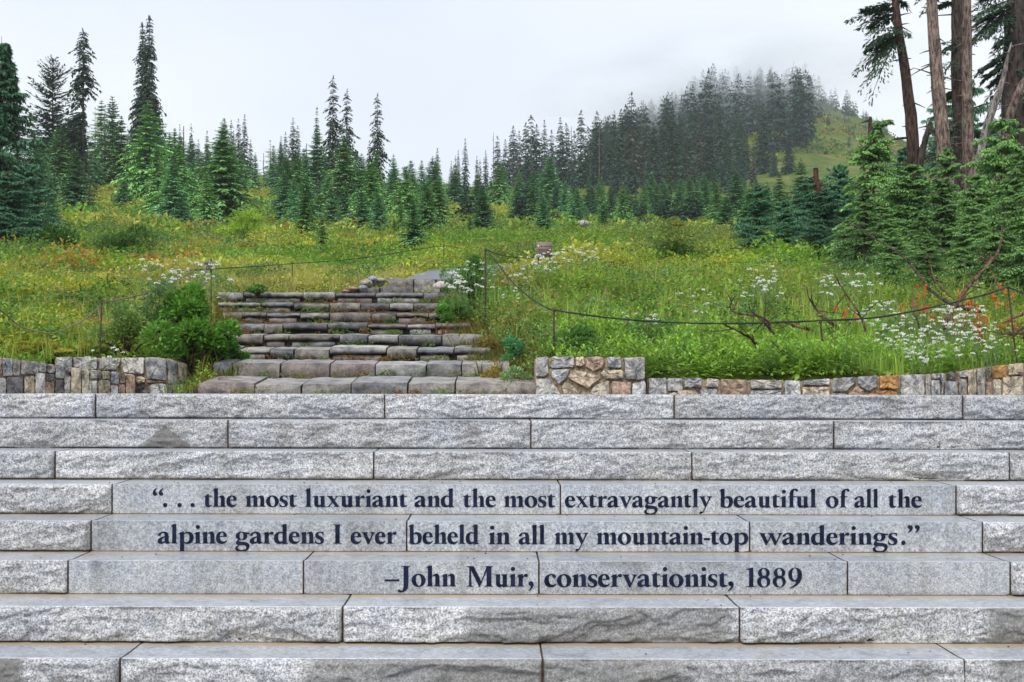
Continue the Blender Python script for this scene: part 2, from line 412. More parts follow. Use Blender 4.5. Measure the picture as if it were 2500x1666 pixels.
GLY = {}
def granite_block(row, x0, x1, pxa, pxb, smooth, seed):
    d = ROWD[row]; z1 = ROWZ[row]; z0 = ROWZ[row + 1] + .003 if row + 1 < len(ROWZ) else z1 - .165
    mb = MB(); H = z1 - z0; W = x1 - x0
    nx = max(4, int(W / (.03 if smooth else .0095 if row < 8 else .03))); nzv = 10 if smooth else 22 if row < 8 else 6
    xs = np.linspace(x0, x1, nx + 1); zs = np.linspace(0, 1, nzv + 1)
    X, Zn = np.meshgrid(xs, zs); Zw = z0 + Zn * H
    PXg = CX + X * F / d
    if smooth: D = np.zeros_like(X) + (fbm(X * 20, Zw * 20, seed) - .5) * .001
    else:
        u = X * 2.2 + seed * 7.3; v = Zw * 6.5 + seed
        wx = fbm(u * 1.3, v * 1.3, seed + 3) * 1.6
        h = fbm(u + wx, v + wx * .7, seed, 5)
        tt = h * 9; fr = tt - np.floor(tt)
        terr = (np.floor(tt) + sm(fr, .0, .22)) / 9
        fine = fbm(X * 45, Zw * 60, seed + 8, 3) - .5
        mid = np.abs(fbm(X * 9 + 4, Zw * 16, seed + 21, 3) - .5)
        D = (terr - .45) * (.10 if row < 6 else .13) + fine * .012 + mid * -.04 + .012; crev = (fr < .2) * sm(vnoise(X * 7, Zw * 14, seed + 40), .45, .75)
        env = sm(Zn, 0, .04) * sm(1 - Zn, 0.0, .07) * sm(X, x0, x0 + .012) * (1 - sm(X, x1 - .012, x1))
        D = np.maximum(D, -.012) * env + .004 * np.sin(Zn * math.pi) * env
        D += np.where(Zn < .12, -.004 * vnoise(X * 30, X * 0, seed), 0)
    Yf = d - D
    C = np.zeros(X.shape + (3,))
    if not smooth: C[..., 0] += .34 * crev * env * sm(np.abs(fbm(X * 1.3, Zw * 3, seed + 60) - .5), .04, .14)
    st = dark_stain(row, PXg) * 1.5 + C[..., 0]
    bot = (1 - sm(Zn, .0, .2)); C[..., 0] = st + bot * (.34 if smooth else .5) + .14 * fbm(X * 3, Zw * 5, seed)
    if row == 5: C[..., 0] += .62 * sm(Zn, .55, .95) * sm(PXg, 1430, 1480) * (1 - sm(PXg, 1800, 1880)) * sm(fbm(PXg / 90, Zn, 4), .3, .55)
    if row == 4: C[..., 0] += .5 * sm(Zn, .7, .98) * sm(PXg, 1490, 1540) * (1 - sm(PXg, 1600, 1680))
    C[..., 1] = .18 * fbm(X * 2, Zw * 4, seed + 5)
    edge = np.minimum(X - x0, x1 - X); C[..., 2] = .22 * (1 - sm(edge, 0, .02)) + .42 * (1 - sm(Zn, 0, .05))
    n, m = X.shape; a = (np.arange(n - 1)[:, None] * m + np.arange(m - 1)[None, :]).ravel(); Q = np.stack([a, a + 1, a + m + 1, a + m], 1)
    if row == 1:          # one large dark inclusion with the shape of a low triangle, and a small one
        tri = (Zn < np.clip(.80 - np.abs(PXg - 404) / 62 * .72, 0, 1)) & (np.abs(PXg - 404) < 60) & (Zn > .03)
        C[..., 0] += np.where(tri, 1.0, 0)
        blot = ((PXg - 1158) / 22) ** 2 + ((Zn - .55) / .22) ** 2 < 1
        C[..., 0] += np.where(blot, .6, 0)
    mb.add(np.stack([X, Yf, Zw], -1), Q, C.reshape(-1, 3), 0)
    # small arris, then tread running back under the next row
    back = d + T + .02
    ys = np.array([0, .003, .010, .1, .2, .27, .31, .335, T + .02]); nxt = max(3, int(W / .03)); xs2 = np.linspace(x0, x1, nxt + 1)
    X2, Y2 = np.meshgrid(xs2, ys); Z2 = np.full_like(X2, z1) - .006 * (1 - Y2 / T) * (Y2 > .01) - .0
    Z2[0, :] = z1 - .003
    C2 = np.zeros(X2.shape + (3,))
    wob = fbm(X2 * 4, X2 * 0 + row, seed + 2)
    amt = [0, .2, .35, .55, .7, .8, .95, 1.0, .9, .9][row]
    C2[..., 1] = amt * sm(Y2, .17 + .1 * wob, .335) + .12 * wob
    C2[..., 2] = .5 * sm(Y2, .325, .35) * sm(wob, .3, .6)
    C2[..., 0] = .1 * fbm(X2 * 6, Y2 * 6, seed + 6)
    edge = np.minimum(X2 - x0, x1 - X2); C2[..., 2] += .35 * (1 - sm(edge, 0, .006))
    n, m = X2.shape; a = (np.arange(n - 1)[:, None] * m + np.arange(m - 1)[None, :]).ravel()
    mb.add(np.stack([X2, d + Y2, Z2], -1), np.stack([a, a + 1, a + m + 1, a + m], 1), C2.reshape(-1, 3), 2)
    mb.m[-1] = np.where(np.arange(len(a)) < 2 * (m - 1), 3, 2)
    # sides, back and bottom
    v = [(x0, d, z0), (x0, back, z0), (x0, back, z1), (x0, d, z1 - .003), (x1, d, z0), (x1, back, z0), (x1, back, z1), (x1, d, z1 - .003)]
    mb.add(v, [[0, 3, 2, 1], [4, 5, 6, 7], [1, 2, 6, 5], [0, 1, 5, 4]], (.3, .1, .5), 0)
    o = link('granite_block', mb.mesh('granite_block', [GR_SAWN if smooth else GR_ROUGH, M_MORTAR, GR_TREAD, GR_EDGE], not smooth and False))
    add_child(o, steps)
    return o

BLOCKS = []
for r in range(10):
    J = [q(j) for j in JOINTS[r]]; d = ROWD[r]
    sm_rng = SMOOTH.get(r)
    for k in range(len(J) - 1):
        a, b_ = J[k], J[k + 1]; g = .0045
        mid = (a + b_) / 2 / 1.0625; s = bool(sm_rng and sm_rng[0] - 5 < mid < sm_rng[1] + 5)
        o = granite_block(r, (a - CX) * d / F + g, (b_ - CX) * d / F - g, a, b_, s, 31 * r + k)
        if s: o['label'] = 'smooth sawn granite block'
        BLOCKS.append((r, a, b_, o))
# mortar seen in the joints
mb = MB()
for r in range(10):
    d = ROWD[r] + .012; z1 = ROWZ[r] - .008; z0 = z1 - .17; a, b_ = (q(JOINTS[r][0]) - CX) * ROWD[r] / F, (q(JOINTS[r][-1]) - CX) * ROWD[r] / F
    v = [(a, d, z0), (b_, d, z0), (b_, d, z1), (a, d, z1), (b_, d + T, z1), (a, d + T, z1)]
    mb.add(v, [[0, 1, 2, 3], [3, 2, 4, 5]], (.10, .062, .035))
add_child(link('mortar', mb.mesh('mortar', M_MORTAR)), steps)

# ---- hand drawn bold old-style letters (units: x-height 162, capitals 270)
def Q(s):
    tok = s.replace('M', ' M ').replace('L', ' L ').replace('Q', ' Q ').replace('Z', ' ').split(); out = []; i = 0; cur = None
    while i < len(tok):
        c = tok[i]
        if c in 'ML': cur = (float(tok[i + 1]), float(tok[i + 2])); out.append(cur); i += 3
        elif c == 'Q':
            x1, y1, x2, y2 = map(float, tok[i + 1:i + 5])
            for k in range(1, 8):
                t = k / 7; out.append(((1 - t) ** 2 * cur[0] + 2 * t * (1 - t) * x1 + t * t * x2, (1 - t) ** 2 * cur[1] + 2 * t * (1 - t) * y1 + t * t * y2))
            cur = (x2, y2); i += 5
        else: cur = (float(tok[i]), float(tok[i + 1])); out.append(cur); i += 2
    return out
def ell(cx, cy, rx, ry, tilt=0, n=28):
    c, s = math.cos(R(tilt)), math.sin(R(tilt))
    return [(cx + rx * math.cos(a) * c - ry * math.sin(a) * s, cy + rx * math.cos(a) * s + ry * math.sin(a) * c) for a in [2 * math.pi * k / n for k in range(n)]]
def foot(a, b, y=0, h=8, o=20): return [(a - o, y), (b + o, y), (b + o, y + h - 2), (b + 5, y + h + 3), (b, y + 26), (a, y + 26), (a - 5, y + h + 3), (a - o, y + h - 2)]
def head(a, b, y, h=8, o=24): return [(a - o, y), (b + o, y), (b + o, y - h + 2), (b + 4, y - h - 3), (b, y - 28), (a, y - 28), (a - 4, y - h - 3), (a - o, y - h + 2)]
def stem(a, b, y0, y1): return [(a, y0), (b, y0), (b, y1), (a, y1)]
def flag(a, b, y): return [(a - 18, y - 32), (a - 18, y - 26), (b - 6, y + 3), (b, y + 2), (b, y - 60), (a, y - 60), (a, y - 40)]
ARCH = 'M{a} 128 Q{b} 168 {c} 168 Q{d} 166 {d} 112 L{d} 0 L{e} 0 L{e} 106 Q{e} 138 {f} 138 Q{g} 138 {a} 122 Z'
def arch(x): return Q(ARCH.format(a=x, b=x + 28, c=x + 60, d=x + 98, e=x + 44, f=x + 27, g=x + 12))
S_ = lambda *parts: [(p, []) if not isinstance(p, tuple) else p for p in parts]
GLY = {
 'l': (102, S_(stem(22, 76, 0, 272), foot(22, 76), flag(22, 76, 274))),
 'i': (98, S_(stem(22, 76, 0, 160), foot(22, 76), flag(22, 76, 166), ell(50, 232, 28, 28))),
 'h': (196, S_(stem(24, 78, 0, 272), foot(24, 78), flag(24, 78, 274), arch(76), foot(120, 174))),
 'n': (194, S_(stem(24, 78, 0, 160), foot(24, 78), flag(24, 78, 166), arch(76), foot(120, 174))),
 'm': (292, S_(stem(24, 76, 0, 160), foot(24, 76, o=18), flag(24, 76, 166), arch(74), foot(118, 172, o=16), arch(170), foot(214, 268))),
 'r': (148, S_(stem(24, 78, 0, 160), foot(24, 78), flag(24, 78, 166), Q('M72 118 Q92 168 124 168 Q144 166 144 146 Q142 124 122 124 Q108 126 98 134 Q84 128 78 100 Z'))),
 'a': (172, S_(Q('M146 22 L146 105 Q144 168 84 168 Q50 168 24 148 Q5 132 3 118 Q4 106 18 108 L42 116 Q44 142 66 148 Q92 150 92 110 L92 24 Z'),
               Q('M92 44 Q92 0 120 -5 Q142 -5 172 14 L168 21 Q146 14 146 40 Z'),
               Q('M98 102 Q60 98 28 78 Q0 62 0 34 Q0 -6 42 -6 Q76 -6 100 22 L94 40 Q84 24 72 24 Q54 26 54 46 Q58 76 98 88 Z'))),
 'b': (196, S_(stem(18, 72, 16, 272), flag(18, 72, 274), Q('M68 138 Q92 167 120 167 Q188 160 188 88 Q186 -8 90 -8 Q50 -8 18 8 L18 40 L72 40 Q76 8 98 8 Q132 10 132 80 Q130 136 98 138 Q82 138 68 120 Z'))),
 'c': (154, S_(Q('M148 32 Q128 -7 84 -7 Q0 -4 0 78 Q4 166 94 168 Q138 168 144 140 Q146 116 124 114 Q108 118 102 140 Q94 154 82 152 Q56 146 56 90 Q58 30 104 26 Q126 26 142 42 Z'))),
 'd': (194, S_(stem(114, 168, 10, 272), flag(114, 168, 274), Q('M114 40 L114 -12 Q140 -4 190 2 L190 9 Q168 10 168 30 L168 40 Z'),
               Q('M124 148 Q108 168 84 168 Q0 160 0 74 Q4 -7 70 -7 Q96 -7 118 14 L118 38 Q102 24 88 26 Q56 34 56 92 Q58 148 90 150 Q108 150 118 132 L124 120 Z'))),
 'e': (154, S_(Q('M148 40 Q124 -7 76 -7 Q0 -4 0 78 Q2 168 86 168 Q146 166 146 92 L98 92 Q102 153 80 153 Q52 150 52 92 Q56 28 104 26 Q126 28 142 46 Z'), stem(40, 146, 92, 105))),
 'f': (112, S_(Q('M30 0 L30 190 Q34 276 110 276 Q148 274 150 250 Q148 232 130 232 Q112 238 104 258 Q84 262 84 190 L84 0 Z'), Q('M2 150 L122 150 L119 164 L30 164 Q10 160 2 150 Z'), foot(30, 84))),
 'g': (196, S_((ell(86, 107, 78, 61), [ell(86, 107, 25, 49)]), Q('M108 164 L198 150 L190 130 L140 132 Z'),
               (Q('M66 56 Q46 44 52 36 Q60 27 100 25 Q192 22 194 -32 Q188 -110 92 -113 Q0 -111 0 -68 Q4 -38 44 -24 Q12 -14 12 8 Q16 38 44 62 Z'),
                [Q('M60 -24 Q36 -40 36 -56 Q42 -91 92 -91 Q150 -88 150 -52 Q148 -26 110 -23 Q80 -20 60 -24 Z')]))),
 'o': (186, S_((ell(91, 80, 91, 88), [ell(91, 80, 34, 73, 6)]))),
 'p': (212, S_(stem(24, 78, -104, 160), foot(24, 78, -112), flag(24, 78, 166), Q('M76 140 Q102 168 130 168 Q206 162 206 82 Q200 -6 116 -6 Q94 -6 78 6 L78 30 Q94 13 112 16 Q150 22 150 84 Q148 142 112 142 Q92 142 76 122 Z'))),
 's': (128, S_(Q('M116 118 L108 118 Q98 154 66 155 Q46 152 46 132 Q50 114 86 98 Q122 80 122 46 Q118 -6 56 -7 Q30 -7 4 4 L0 52 L8 52 Q22 10 56 8 Q78 12 78 32 Q74 50 40 66 Q4 82 4 118 Q10 166 66 168 Q92 168 116 160 Z'))),
 't': (122, S_(Q('M20 150 L20 40 Q22 -6 62 -6 Q92 -6 120 18 L114 25 Q98 19 88 22 Q74 26 74 48 L74 150 L120 150 L114 164 L74 164 L68 194 Q40 170 2 156 L0 149 Z'))),
 'u': (196, S_(Q('M26 150 L26 48 Q28 -7 74 -7 Q100 -7 118 16 L118 38 Q104 26 94 26 Q80 28 80 52 L80 164 L2 158 L2 150 Z'), Q('M114 -10 L114 136 Q108 150 92 152 L92 158 L168 164 L168 30 Q170 12 192 8 L192 2 Z'))),
 'v': (182, S_(Q('M0 162 L0 154 Q12 152 18 138 L82 -8 L100 -8 L160 128 Q168 150 186 154 L186 162 L116 162 L116 155 Q142 150 136 130 L108 52 L74 134 Q70 152 88 155 L88 162 Z'))),
 'y': (180, S_(Q('M0 162 L0 154 Q12 152 18 138 L84 0 L52 -62 Q40 -66 22 -62 Q2 -68 4 -84 Q10 -100 30 -97 Q60 -84 74 -48 L160 128 Q168 150 186 154 L186 162 L116 162 L116 155 Q142 150 136 130 L108 56 L74 134 Q70 152 88 155 L88 162 Z'))),
 'w': (296, S_(Q('M0 162 L0 155 Q14 152 20 138 L84 -8 L100 -8 L150 104 L198 -8 L214 -8 L276 130 Q284 150 300 155 L300 162 L236 162 L236 155 Q258 150 254 132 L222 48 L184 134 Q178 152 194 155 L194 162 L110 162 L110 155 Q126 152 132 138 L140 120 L108 50 L74 134 Q68 152 86 155 L86 162 Z'))),
 'x': (182, S_(Q('M22 146 L116 10 L170 10 L76 150 Z'), stem(2, 90, 154, 162), stem(94, 182, 0, 8), Q('M10 155 L82 155 L70 140 L28 138 Z'), Q('M106 6 L176 6 L160 24 L120 24 Z'), Q('M18 4 L36 4 L156 158 L138 158 Z'), stem(106, 176, 155, 162), stem(0, 64, 0, 7))),
 'I': (128, S_(stem(32, 94, 0, 270), foot(32, 94, o=30), head(32, 94, 270, o=30))),
 'J': (176, S_(Q('M74 262 L74 6 Q72 -50 46 -58 Q36 -48 22 -40 Q4 -40 0 -56 Q2 -78 34 -80 Q134 -70 136 20 L136 262 Z'), head(74, 136, 268, o=30))),
 'M': (350, S_(Q('M28 262 L94 262 L190 66 L166 -5 L160 -5 L40 250 Z'), Q('M160 -5 L170 -5 L282 266 L258 266 Z'), Q('M34 250 L54 240 L62 0 L28 0 Z'), foot(30, 60, o=30), Q('M0 268 L90 268 L98 250 L36 246 Q20 258 0 260 Z'), stem(256, 318, 0, 262), foot(256, 318, o=26), head(262, 318, 268, o=24))),
 '1': (150, S_(stem(44, 100, 0, 250), foot(44, 100, o=40), Q('M0 228 L0 236 L96 256 L100 256 L100 200 L44 200 L44 226 Z'))),
 '8': (206, S_((ell(90, 186, 78, 66), [ell(92, 190, 30, 52, 8)]), (ell(88, 70, 88, 77), [ell(92, 62, 38, 60, 8)]), Q('M40 150 L120 150 L130 110 L60 110 Z'))),
 '9': (200, S_((ell(92, 162, 92, 94), [ell(88, 168, 36, 80)]), Q('M184 164 Q186 20 20 -22 L15 -14 Q112 20 128 140 Z'))),
 ',': (76, S_(Q('M72 30 Q66 70 36 72 Q4 68 4 40 Q6 12 38 8 Q30 -30 0 -50 L6 -58 Q66 -30 72 30 Z'))),
 '.': (62, S_(ell(31, 25, 31, 31))),
 '-': (88, S_(stem(0, 86, 58, 90))),
 '_': (205, S_(stem(0, 200, 66, 92))),
 '`': (160, S_(Q('M62 266 L58 274 Q2 250 0 200 Q2 166 34 164 Q64 166 62 192 Q60 214 38 218 Q36 244 62 266 Z'), Q('M148 266 L144 274 Q88 250 86 200 Q88 166 120 164 Q150 166 148 192 Q146 214 124 218 Q122 244 148 266 Z'))),
 "'": (150, S_(Q('M2 172 L6 164 Q62 188 64 238 Q62 272 30 274 Q0 272 2 246 Q4 224 26 220 Q28 194 2 172 Z'), Q('M88 172 L92 164 Q148 188 150 238 Q148 272 116 274 Q86 272 88 246 Q90 224 112 220 Q114 194 88 172 Z'))),
}
def inpoly(x, y, poly):
    c = False; n = len(poly); j = n - 1
    for i in range(n):
        xi, yi = poly[i]; xj, yj = poly[j]
        if (yi > y) != (yj > y) and x < (xj - xi) * (y - yi) / (yj - yi) + xi: c = not c
        j = i
    return c
_gm = {}
def glyph_mesh(ch):
    if ch in _gm: return _gm[ch]
    pts = []; ed = []
    for out, holes in GLY[ch][1]:
        for lp in [out] + holes:
            n0 = len(pts); pts += [Vector(p) for p in lp]; ed += [(n0 + k, n0 + (k + 1) % len(lp)) for k in range(len(lp))]
    v, e, f, *_r = geometry.delaunay_2d_cdt(pts, ed, [], 0, 1e-4)
    keep = []
    for t in f:
        x = sum(v[i].x for i in t) / len(t); y = sum(v[i].y for i in t) / len(t)
        if any(inpoly(x, y, o) and not any(inpoly(x, y, h) for h in hs) for o, hs in GLY[ch][1]): keep.append(t)
    _gm[ch] = (np.array([(p.x, p.y) for p in v]), keep); return _gm[ch]

# words: (text, row, x0, x1, baseline y) in photo pixels
Z3 = lambda z: 360 + z * .34
Z4 = lambda z: 1100 + z * .34
Z5 = lambda z: 1700 + z * .34
WORDS = [('`', 3, Z3(38), Z3(114), 1237.6), ('.', 3, Z3(113), Z3(144), 1237.6), ('.', 3, Z3(216), Z3(247), 1237.6), ('.', 3, Z3(310), Z3(341), 1237.6),
 ('the', 3, Z3(405), Z3(643), 1237.6), ('most', 3, Z3(705), Z3(1075), 1237.6), ('luxuriant', 3, Z3(1133), Z3(1868), 1237.8), ('and', 3, Z3(1918), Z3(2205), 1238),
 ('the', 3, Z4(90), Z4(327), 1238.3), ('most', 3, Z4(385), Z4(755), 1238.5), ('extravagantly', 3, Z4(822), Z4(1880), 1238.8), ('beautiful', 3, Z4(1932), Z5(865), 1239),
 ('of', 3, Z5(930), Z5(1102), 1239.2), ('all', 3, Z5(1135), Z5(1312), 1239.2), ('the', 3, Z5(1378), Z5(1622), 1239.3),
 ('alpine', 4, Z3(75), Z3(573), 1327.2), ('gardens', 4, Z3(630), Z3(1270), 1327.4), ('I', 4, Z3(1335), Z3(1397), 1327.6), ('ever', 4, Z3(1460), Z3(1790), 1327.8),
 ('beheld', 4, Z3(1876), Z4(207), 1328.2), ('in', 4, Z4(275), Z4(432), 1328.8), ('all', 4, Z4(490), Z4(683), 1329), ('my', 4, Z4(750), Z4(992), 1329.2),
 ('mountain-top', 4, Z4(1050), Z4(2140), 1329.4), ('wanderings', 4, Z5(452), Z5(1447), 1329.9), ('.', 4, Z5(1473), Z5(1505), 1330), ("'", 4, Z5(1520), Z5(1607), 1330),
 ('_', 5, Z3(1705), Z3(1812), 1432), ('John', 5, Z3(1800), Z3(2220), 1432), ('Muir,', 5, Z4(118), Z4(600), 1432.5), ('conservationist,', 5, Z4(675), Z4(2036), 1433), ('1889', 5, Z4(2122), Z5(762), 1433.5)]
insc = {}
for wd, r, x0, x1, yb in WORDS:
    d = ROWD[r] - .0028; unit_px = {3: .1655, 4: .1735, 5: .186}[r]
    adv = 0; glyphs = []; xmin = 1e9; xmax = -1e9
    for ch in wd:
        v, f = glyph_mesh(ch)
        xmin = min(xmin, adv + v[:, 0].min()); xmax = max(xmax, adv + v[:, 0].max()); glyphs.append((ch, adv)); adv += GLY[ch][0]
    sx = (x1 - x0) / (xmax - xmin)
    for ch, a in glyphs:
        v, f = glyph_mesh(ch)
        px = x0 + (v[:, 0] + a - xmin) * sx; py = yb - v[:, 1] * unit_px
        W = np.array([P(x, y, d) for x, y in zip(px, py)])
        cxp = px.mean()
        blk = next(o for (rr, a_, b_, o) in BLOCKS if rr == r and a_ - 2 <= cxp <= b_ + 2)
        b3 = insc.setdefault((blk.name, x0), (blk, MB()))[1]
        for t in f:
            b3.add(W[list(t)], [list(range(len(t)))])
for nm, (blk, b3) in insc.items():
    o = link('lettering', b3.mesh('lettering', M_INK)); add_child(o, blk)
    o['label'] = 'dark blue carved serif lettering'

# ================================================================== field stone walls
rng = np.random.default_rng(11)
GREY = [(.36, .355, .35), (.30, .305, .32), (.42, .41, .39), (.35, .33, .31), (.40, .405, .42)]
TAN = [(.44, .37, .28), (.48, .42, .33), (.40, .34, .26)]
PINK = [(.38, .28, .22), (.34, .25, .19)]
RUST = [(.40, .22, .09), (.34, .18, .07)]
DARK = [(.15, .14, .14), (.18, .17, .17)]
PALE = [(.50, .46, .38), (.46, .45, .44)]
def pick(l): c = np.array(l[rng.integers(len(l))]); return c * rng.uniform(.9, 1.1)

def wall_stone(parent, poly, dfun, color, depth=.2, proud=.022, name='stone'):
    """poly in photo pixels (top edge first or not); extruded off the wall plane with a pillowed rough face"""
    poly = np.array(poly, float); c = poly.mean(0)
    # resample outline with softened corners
    n = len(poly); pts = []
    for i in range(n):
        a, b = poly[i - 1], poly[i]; e = poly[(i + 1) % n]
        L1, L2 = np.linalg.norm(a - b), np.linalg.norm(e - b); r = min(3.2, L1 * .28, L2 * .28)
        p = b + (a - b) / max(L1, 1e-6) * r; s_ = b + (e - b) / max(L2, 1e-6) * r
        m = (p + s_) / 2 * .6 + b * .4
        pts += [p, m, s_]
        k = int(np.clip((L2 - 2 * r) / 9, 0, 5))
        nrm = np.array([-(e - b)[1], (e - b)[0]]) / max(L2, 1e-6)
        for j in range(1, k + 1):
            t = j / (k + 1); pts.append(s_ + (e - b) / L2 * (L2 - 2 * r) * t + nrm * rng.uniform(-.8, .8))
    pts = np.array(pts); m = len(pts)
    rings = []
    def to3(P2, off):
        return np.array([P(x, y, float(dfun(x)) + off) for x, y in P2])
    rings.append(to3(c + (pts - c) * .95, depth)); rings.append(to3(c + (pts - c) * .975, .012)); rings.append(to3(c + (pts - c) * .965, -proud * .45))
    rings.append(to3(c + (pts - c) * .93, -proud * .95)); rings.append(to3(c + (pts - c) * .6, -proud * 1.08)); rings.append(to3(c + (pts - c) * .25, -proud * 1.1))
    for k in (2, 3, 4, 5): rings[k] = rings[k] + rng.normal(0, [0, 0, .0022, .0035, .004, .003][k], rings[k].shape) * np.array([.6, 1.3, .6])
    V = np.concatenate(rings + [to3([c], -proud * 1.1)]); f4 = []; f3 = []
    for k in range(len(rings) - 1):
        for j in range(m): f4.append([k * m + j, k * m + (j + 1) % m, (k + 1) * m + (j + 1) % m, (k + 1) * m + j])
    k = len(rings) - 1
    for j in range(m): f3.append([k * m + j, k * m + (j + 1) % m, len(V) - 1])
    mb = MB(); mb.add(V, f4, color); mb.f.append(np.array(f3)); mb.m.append(np.zeros(len(f3)))
    o = link(name, mb.mesh(name, M_STONE, 'sharp')); add_child(o, parent); return o

def wall_core(parent, pxs, tops, dfun, depth=.34, back=.0, z0=-.1):
    mb = MB(); vs = []
    for x, t in zip(pxs, tops):
        d = float(dfun(x)) + .006; p = P(x, t + 3.0, d); vs += [(p[0], d, z0), tuple(p), (p[0] + back, d + depth, p[2] - .0), (p[0] + back, d + depth, z0)]
    f = []
    for k in range(len(pxs) - 1):
        a, b = 4 * k, 4 * k + 4; f += [[a, b, b + 1, a + 1], [a + 1, b + 1, b + 2, a + 2], [a + 2, b + 2, b + 3, a + 3]]
    e = 4 * (len(pxs) - 1); f += [[0, 1, 2, 3], [e, e + 3, e + 2, e + 1]]
    mb.add(vs, f, (.27, .215, .15)); add_child(link('mortar', mb.mesh('mortar', M_MORTAR)), parent)

def rect(x0, x1, y0, y1, y0b=None, j=1.0):
    y0b = y0 if y0b is None else y0b
    return [(x0 + rng.uniform(0, j), y0 + rng.uniform(0, j)), (x1 - rng.uniform(0, j), y0b + rng.uniform(0, j)), (x1 - rng.uniform(0, j), y1), (x0 + rng.uniform(0, j), y1)]

# right pier
w = thing('stone_pier', 'square field stone pier with tan and grey stones right of the rustic stair', 'wall', (0.5, 8.85, 0))
d_p = lambda x: 8.80
Z = lambda l: [(830 + .357 * x, 500 + .357 * y) for x, y in l]
wall_core(w, [1309, 1574], [872, 872], d_p, .5)
for pl, cs in [([(1337, 1045), (1420, 1038), (1426, 1160), (1400, 1178), (1338, 1175)], GREY), ([(1443, 1040), (1602, 1038), (1606, 1110), (1438, 1115)], GREY),
    ([(1612, 1042), (1670, 1038), (1673, 1095), (1640, 1108), (1609, 1100)], TAN), ([(1680, 1042), (1800, 1041), (1806, 1100), (1740, 1140), (1679, 1110)], PINK),
    ([(1826, 1042), (1926, 1042), (1927, 1116), (1829, 1112)], GREY), ([(1940, 1045), (2086, 1040), (2087, 1190), (2030, 1199), (1950, 1192)], GREY),
    ([(1443, 1128), (1572, 1126), (1545, 1190), (1495, 1229), (1449, 1182)], GREY), ([(1590, 1128), (1700, 1148), (1786, 1182), (1695, 1261), (1553, 1185)], TAN),
    ([(1800, 1132), (1936, 1130), (1940, 1190), (1820, 1190), (1776, 1155)], TAN), ([(1338, 1192), (1432, 1185), (1527, 1320), (1338, 1320)], GREY),
    ([(1540, 1208), (1600, 1238), (1660, 1320), (1545, 1320), (1512, 1245)], TAN), ([(1680, 1320), (1760, 1225), (1842, 1203), (1844, 1320)], PALE),
    ([(1858, 1205), (1992, 1213), (1988, 1320), (1858, 1320)], PINK), ([(1999, 1222), (2090, 1205), (2092, 1320), (2001, 1320)], GREY)]:
    wall_stone(w, Z(pl), d_p, pick(cs), .48 if min(y for x, y in pl) < 1060 else .15)
# right curving low wall
dr = lambda x: float(np.interp(x, [1500, 2190, 2430, 2600, 3200], [8.95, 8.95, 9.6, 9.75, 9.9]))
w = thing('garden_wall', 'low curving field stone wall with two orange stones running off beside the flower bank', 'wall', (1.5, 9, 0))
Z8 = lambda x, y: (1540 + x * .408, 880 + y * .408)
tx = [105, 536, 1018, 1350, 1610, 1760, 1960, 2150, 2260, 2360, 2900]; ty = [103, 110, 120, 99, 84, 81, 68, 36, 22, 15, 2]
wall_core(w, [Z8(x, 0)[0] for x in tx], [Z8(0, y)[1] for y in ty], dr)
topy = lambda x: float(np.interp(x, tx, ty))
ST8 = [(105, 215, None, 228, GREY), (218, 312, None, 185, GREY), (316, 428, None, 163, GREY), (220, 408, 180, 228, TAN), (412, 520, 168, 228, GREY), (452, 528, None, 160, GREY),
  (536, 700, None, 228, PINK), (712, 910, None, 170, GREY), (712, 908, 179, 228, GREY), (918, 1018, None, 228, GREY), (1026, 1195, None, 148, GREY), (1022, 1195, 158, 228, TAN),
  (1205, 1345, None, 188, GREY), (1205, 1290, 198, 228, GREY), (1352, 1478, None, 182, GREY), (1300, 1398, 155, 228, PINK), (1485, 1605, None, 168, RUST), (1402, 1600, 182, 228, RUST),
  (1612, 1758, None, 228, PALE), (1763, 1794, None, 228, GREY), (1800, 1855, None, 110, GREY), (1798, 1850, 116, 228, GREY), (1857, 1872, None, 228, GREY), (1888, 1958, None, 118, DARK), (1877, 1955, 124, 228, GREY),
  (1964, 2018, None, 100, GREY), (1962, 2010, 108, 228, GREY), (2016, 2069, None, 228, TAN), (2072, 2122, None, 228, GREY), (2127, 2150, None, 120, DARK), (2126, 2160, 126, 228, PINK),
  (2157, 2250, None, 106, RUST), (2165, 2215, 112, 228, PALE), (2257, 2352, None, 88, TAN), (2222, 2352, 95, 228, TAN), (2358, 2470, None, 120, GREY), (2358, 2450, 128, 228, PINK), (2476, 2600, None, 228, GREY), (2606, 2760, None, 228, GREY)]
for a, b, t, bo, cs in ST8:
    y0 = topy(a) if t is None else t; y1 = topy(b) if t is None else t
    x0, yy0 = Z8(a, y0); x1, yy1 = Z8(b, y1); yb = Z8(0, bo)[1]
    if (a, t) == (1300, 155): poly = [Z8(1300, 205), Z8(1352, 152), Z8(1398, 182), Z8(1378, 228), Z8(1300, 228)]
    elif (a, t) == (1402, 182): poly = [Z8(1390, 214), Z8(1450, 186), Z8(1540, 180), Z8(1598, 190), Z8(1598, 228), Z8(1392, 228)]
    elif (a, t) == (220, 180): poly = [Z8(225, 200), Z8(300, 180), Z8(385, 176), Z8(412, 214), Z8(410, 228), Z8(222, 228)]
    elif (a, bo) == (1205, 188): poly = [Z8(1205, topy(1205)), Z8(1347, topy(1347)), Z8(1345, 130), Z8(1290, 186), Z8(1206, 190)]
    elif (a, bo) == (1352, 182): poly = [Z8(1354, topy(1354)), Z8(1478, topy(1478)), Z8(1474, 160), Z8(1425, 188), Z8(1400, 178), Z8(1356, 136)]
    else: poly = rect(x0, x1, yy0, yb, yy1)
    wall_stone(w, poly, dr, pick(cs), .34 if t is None else .12)
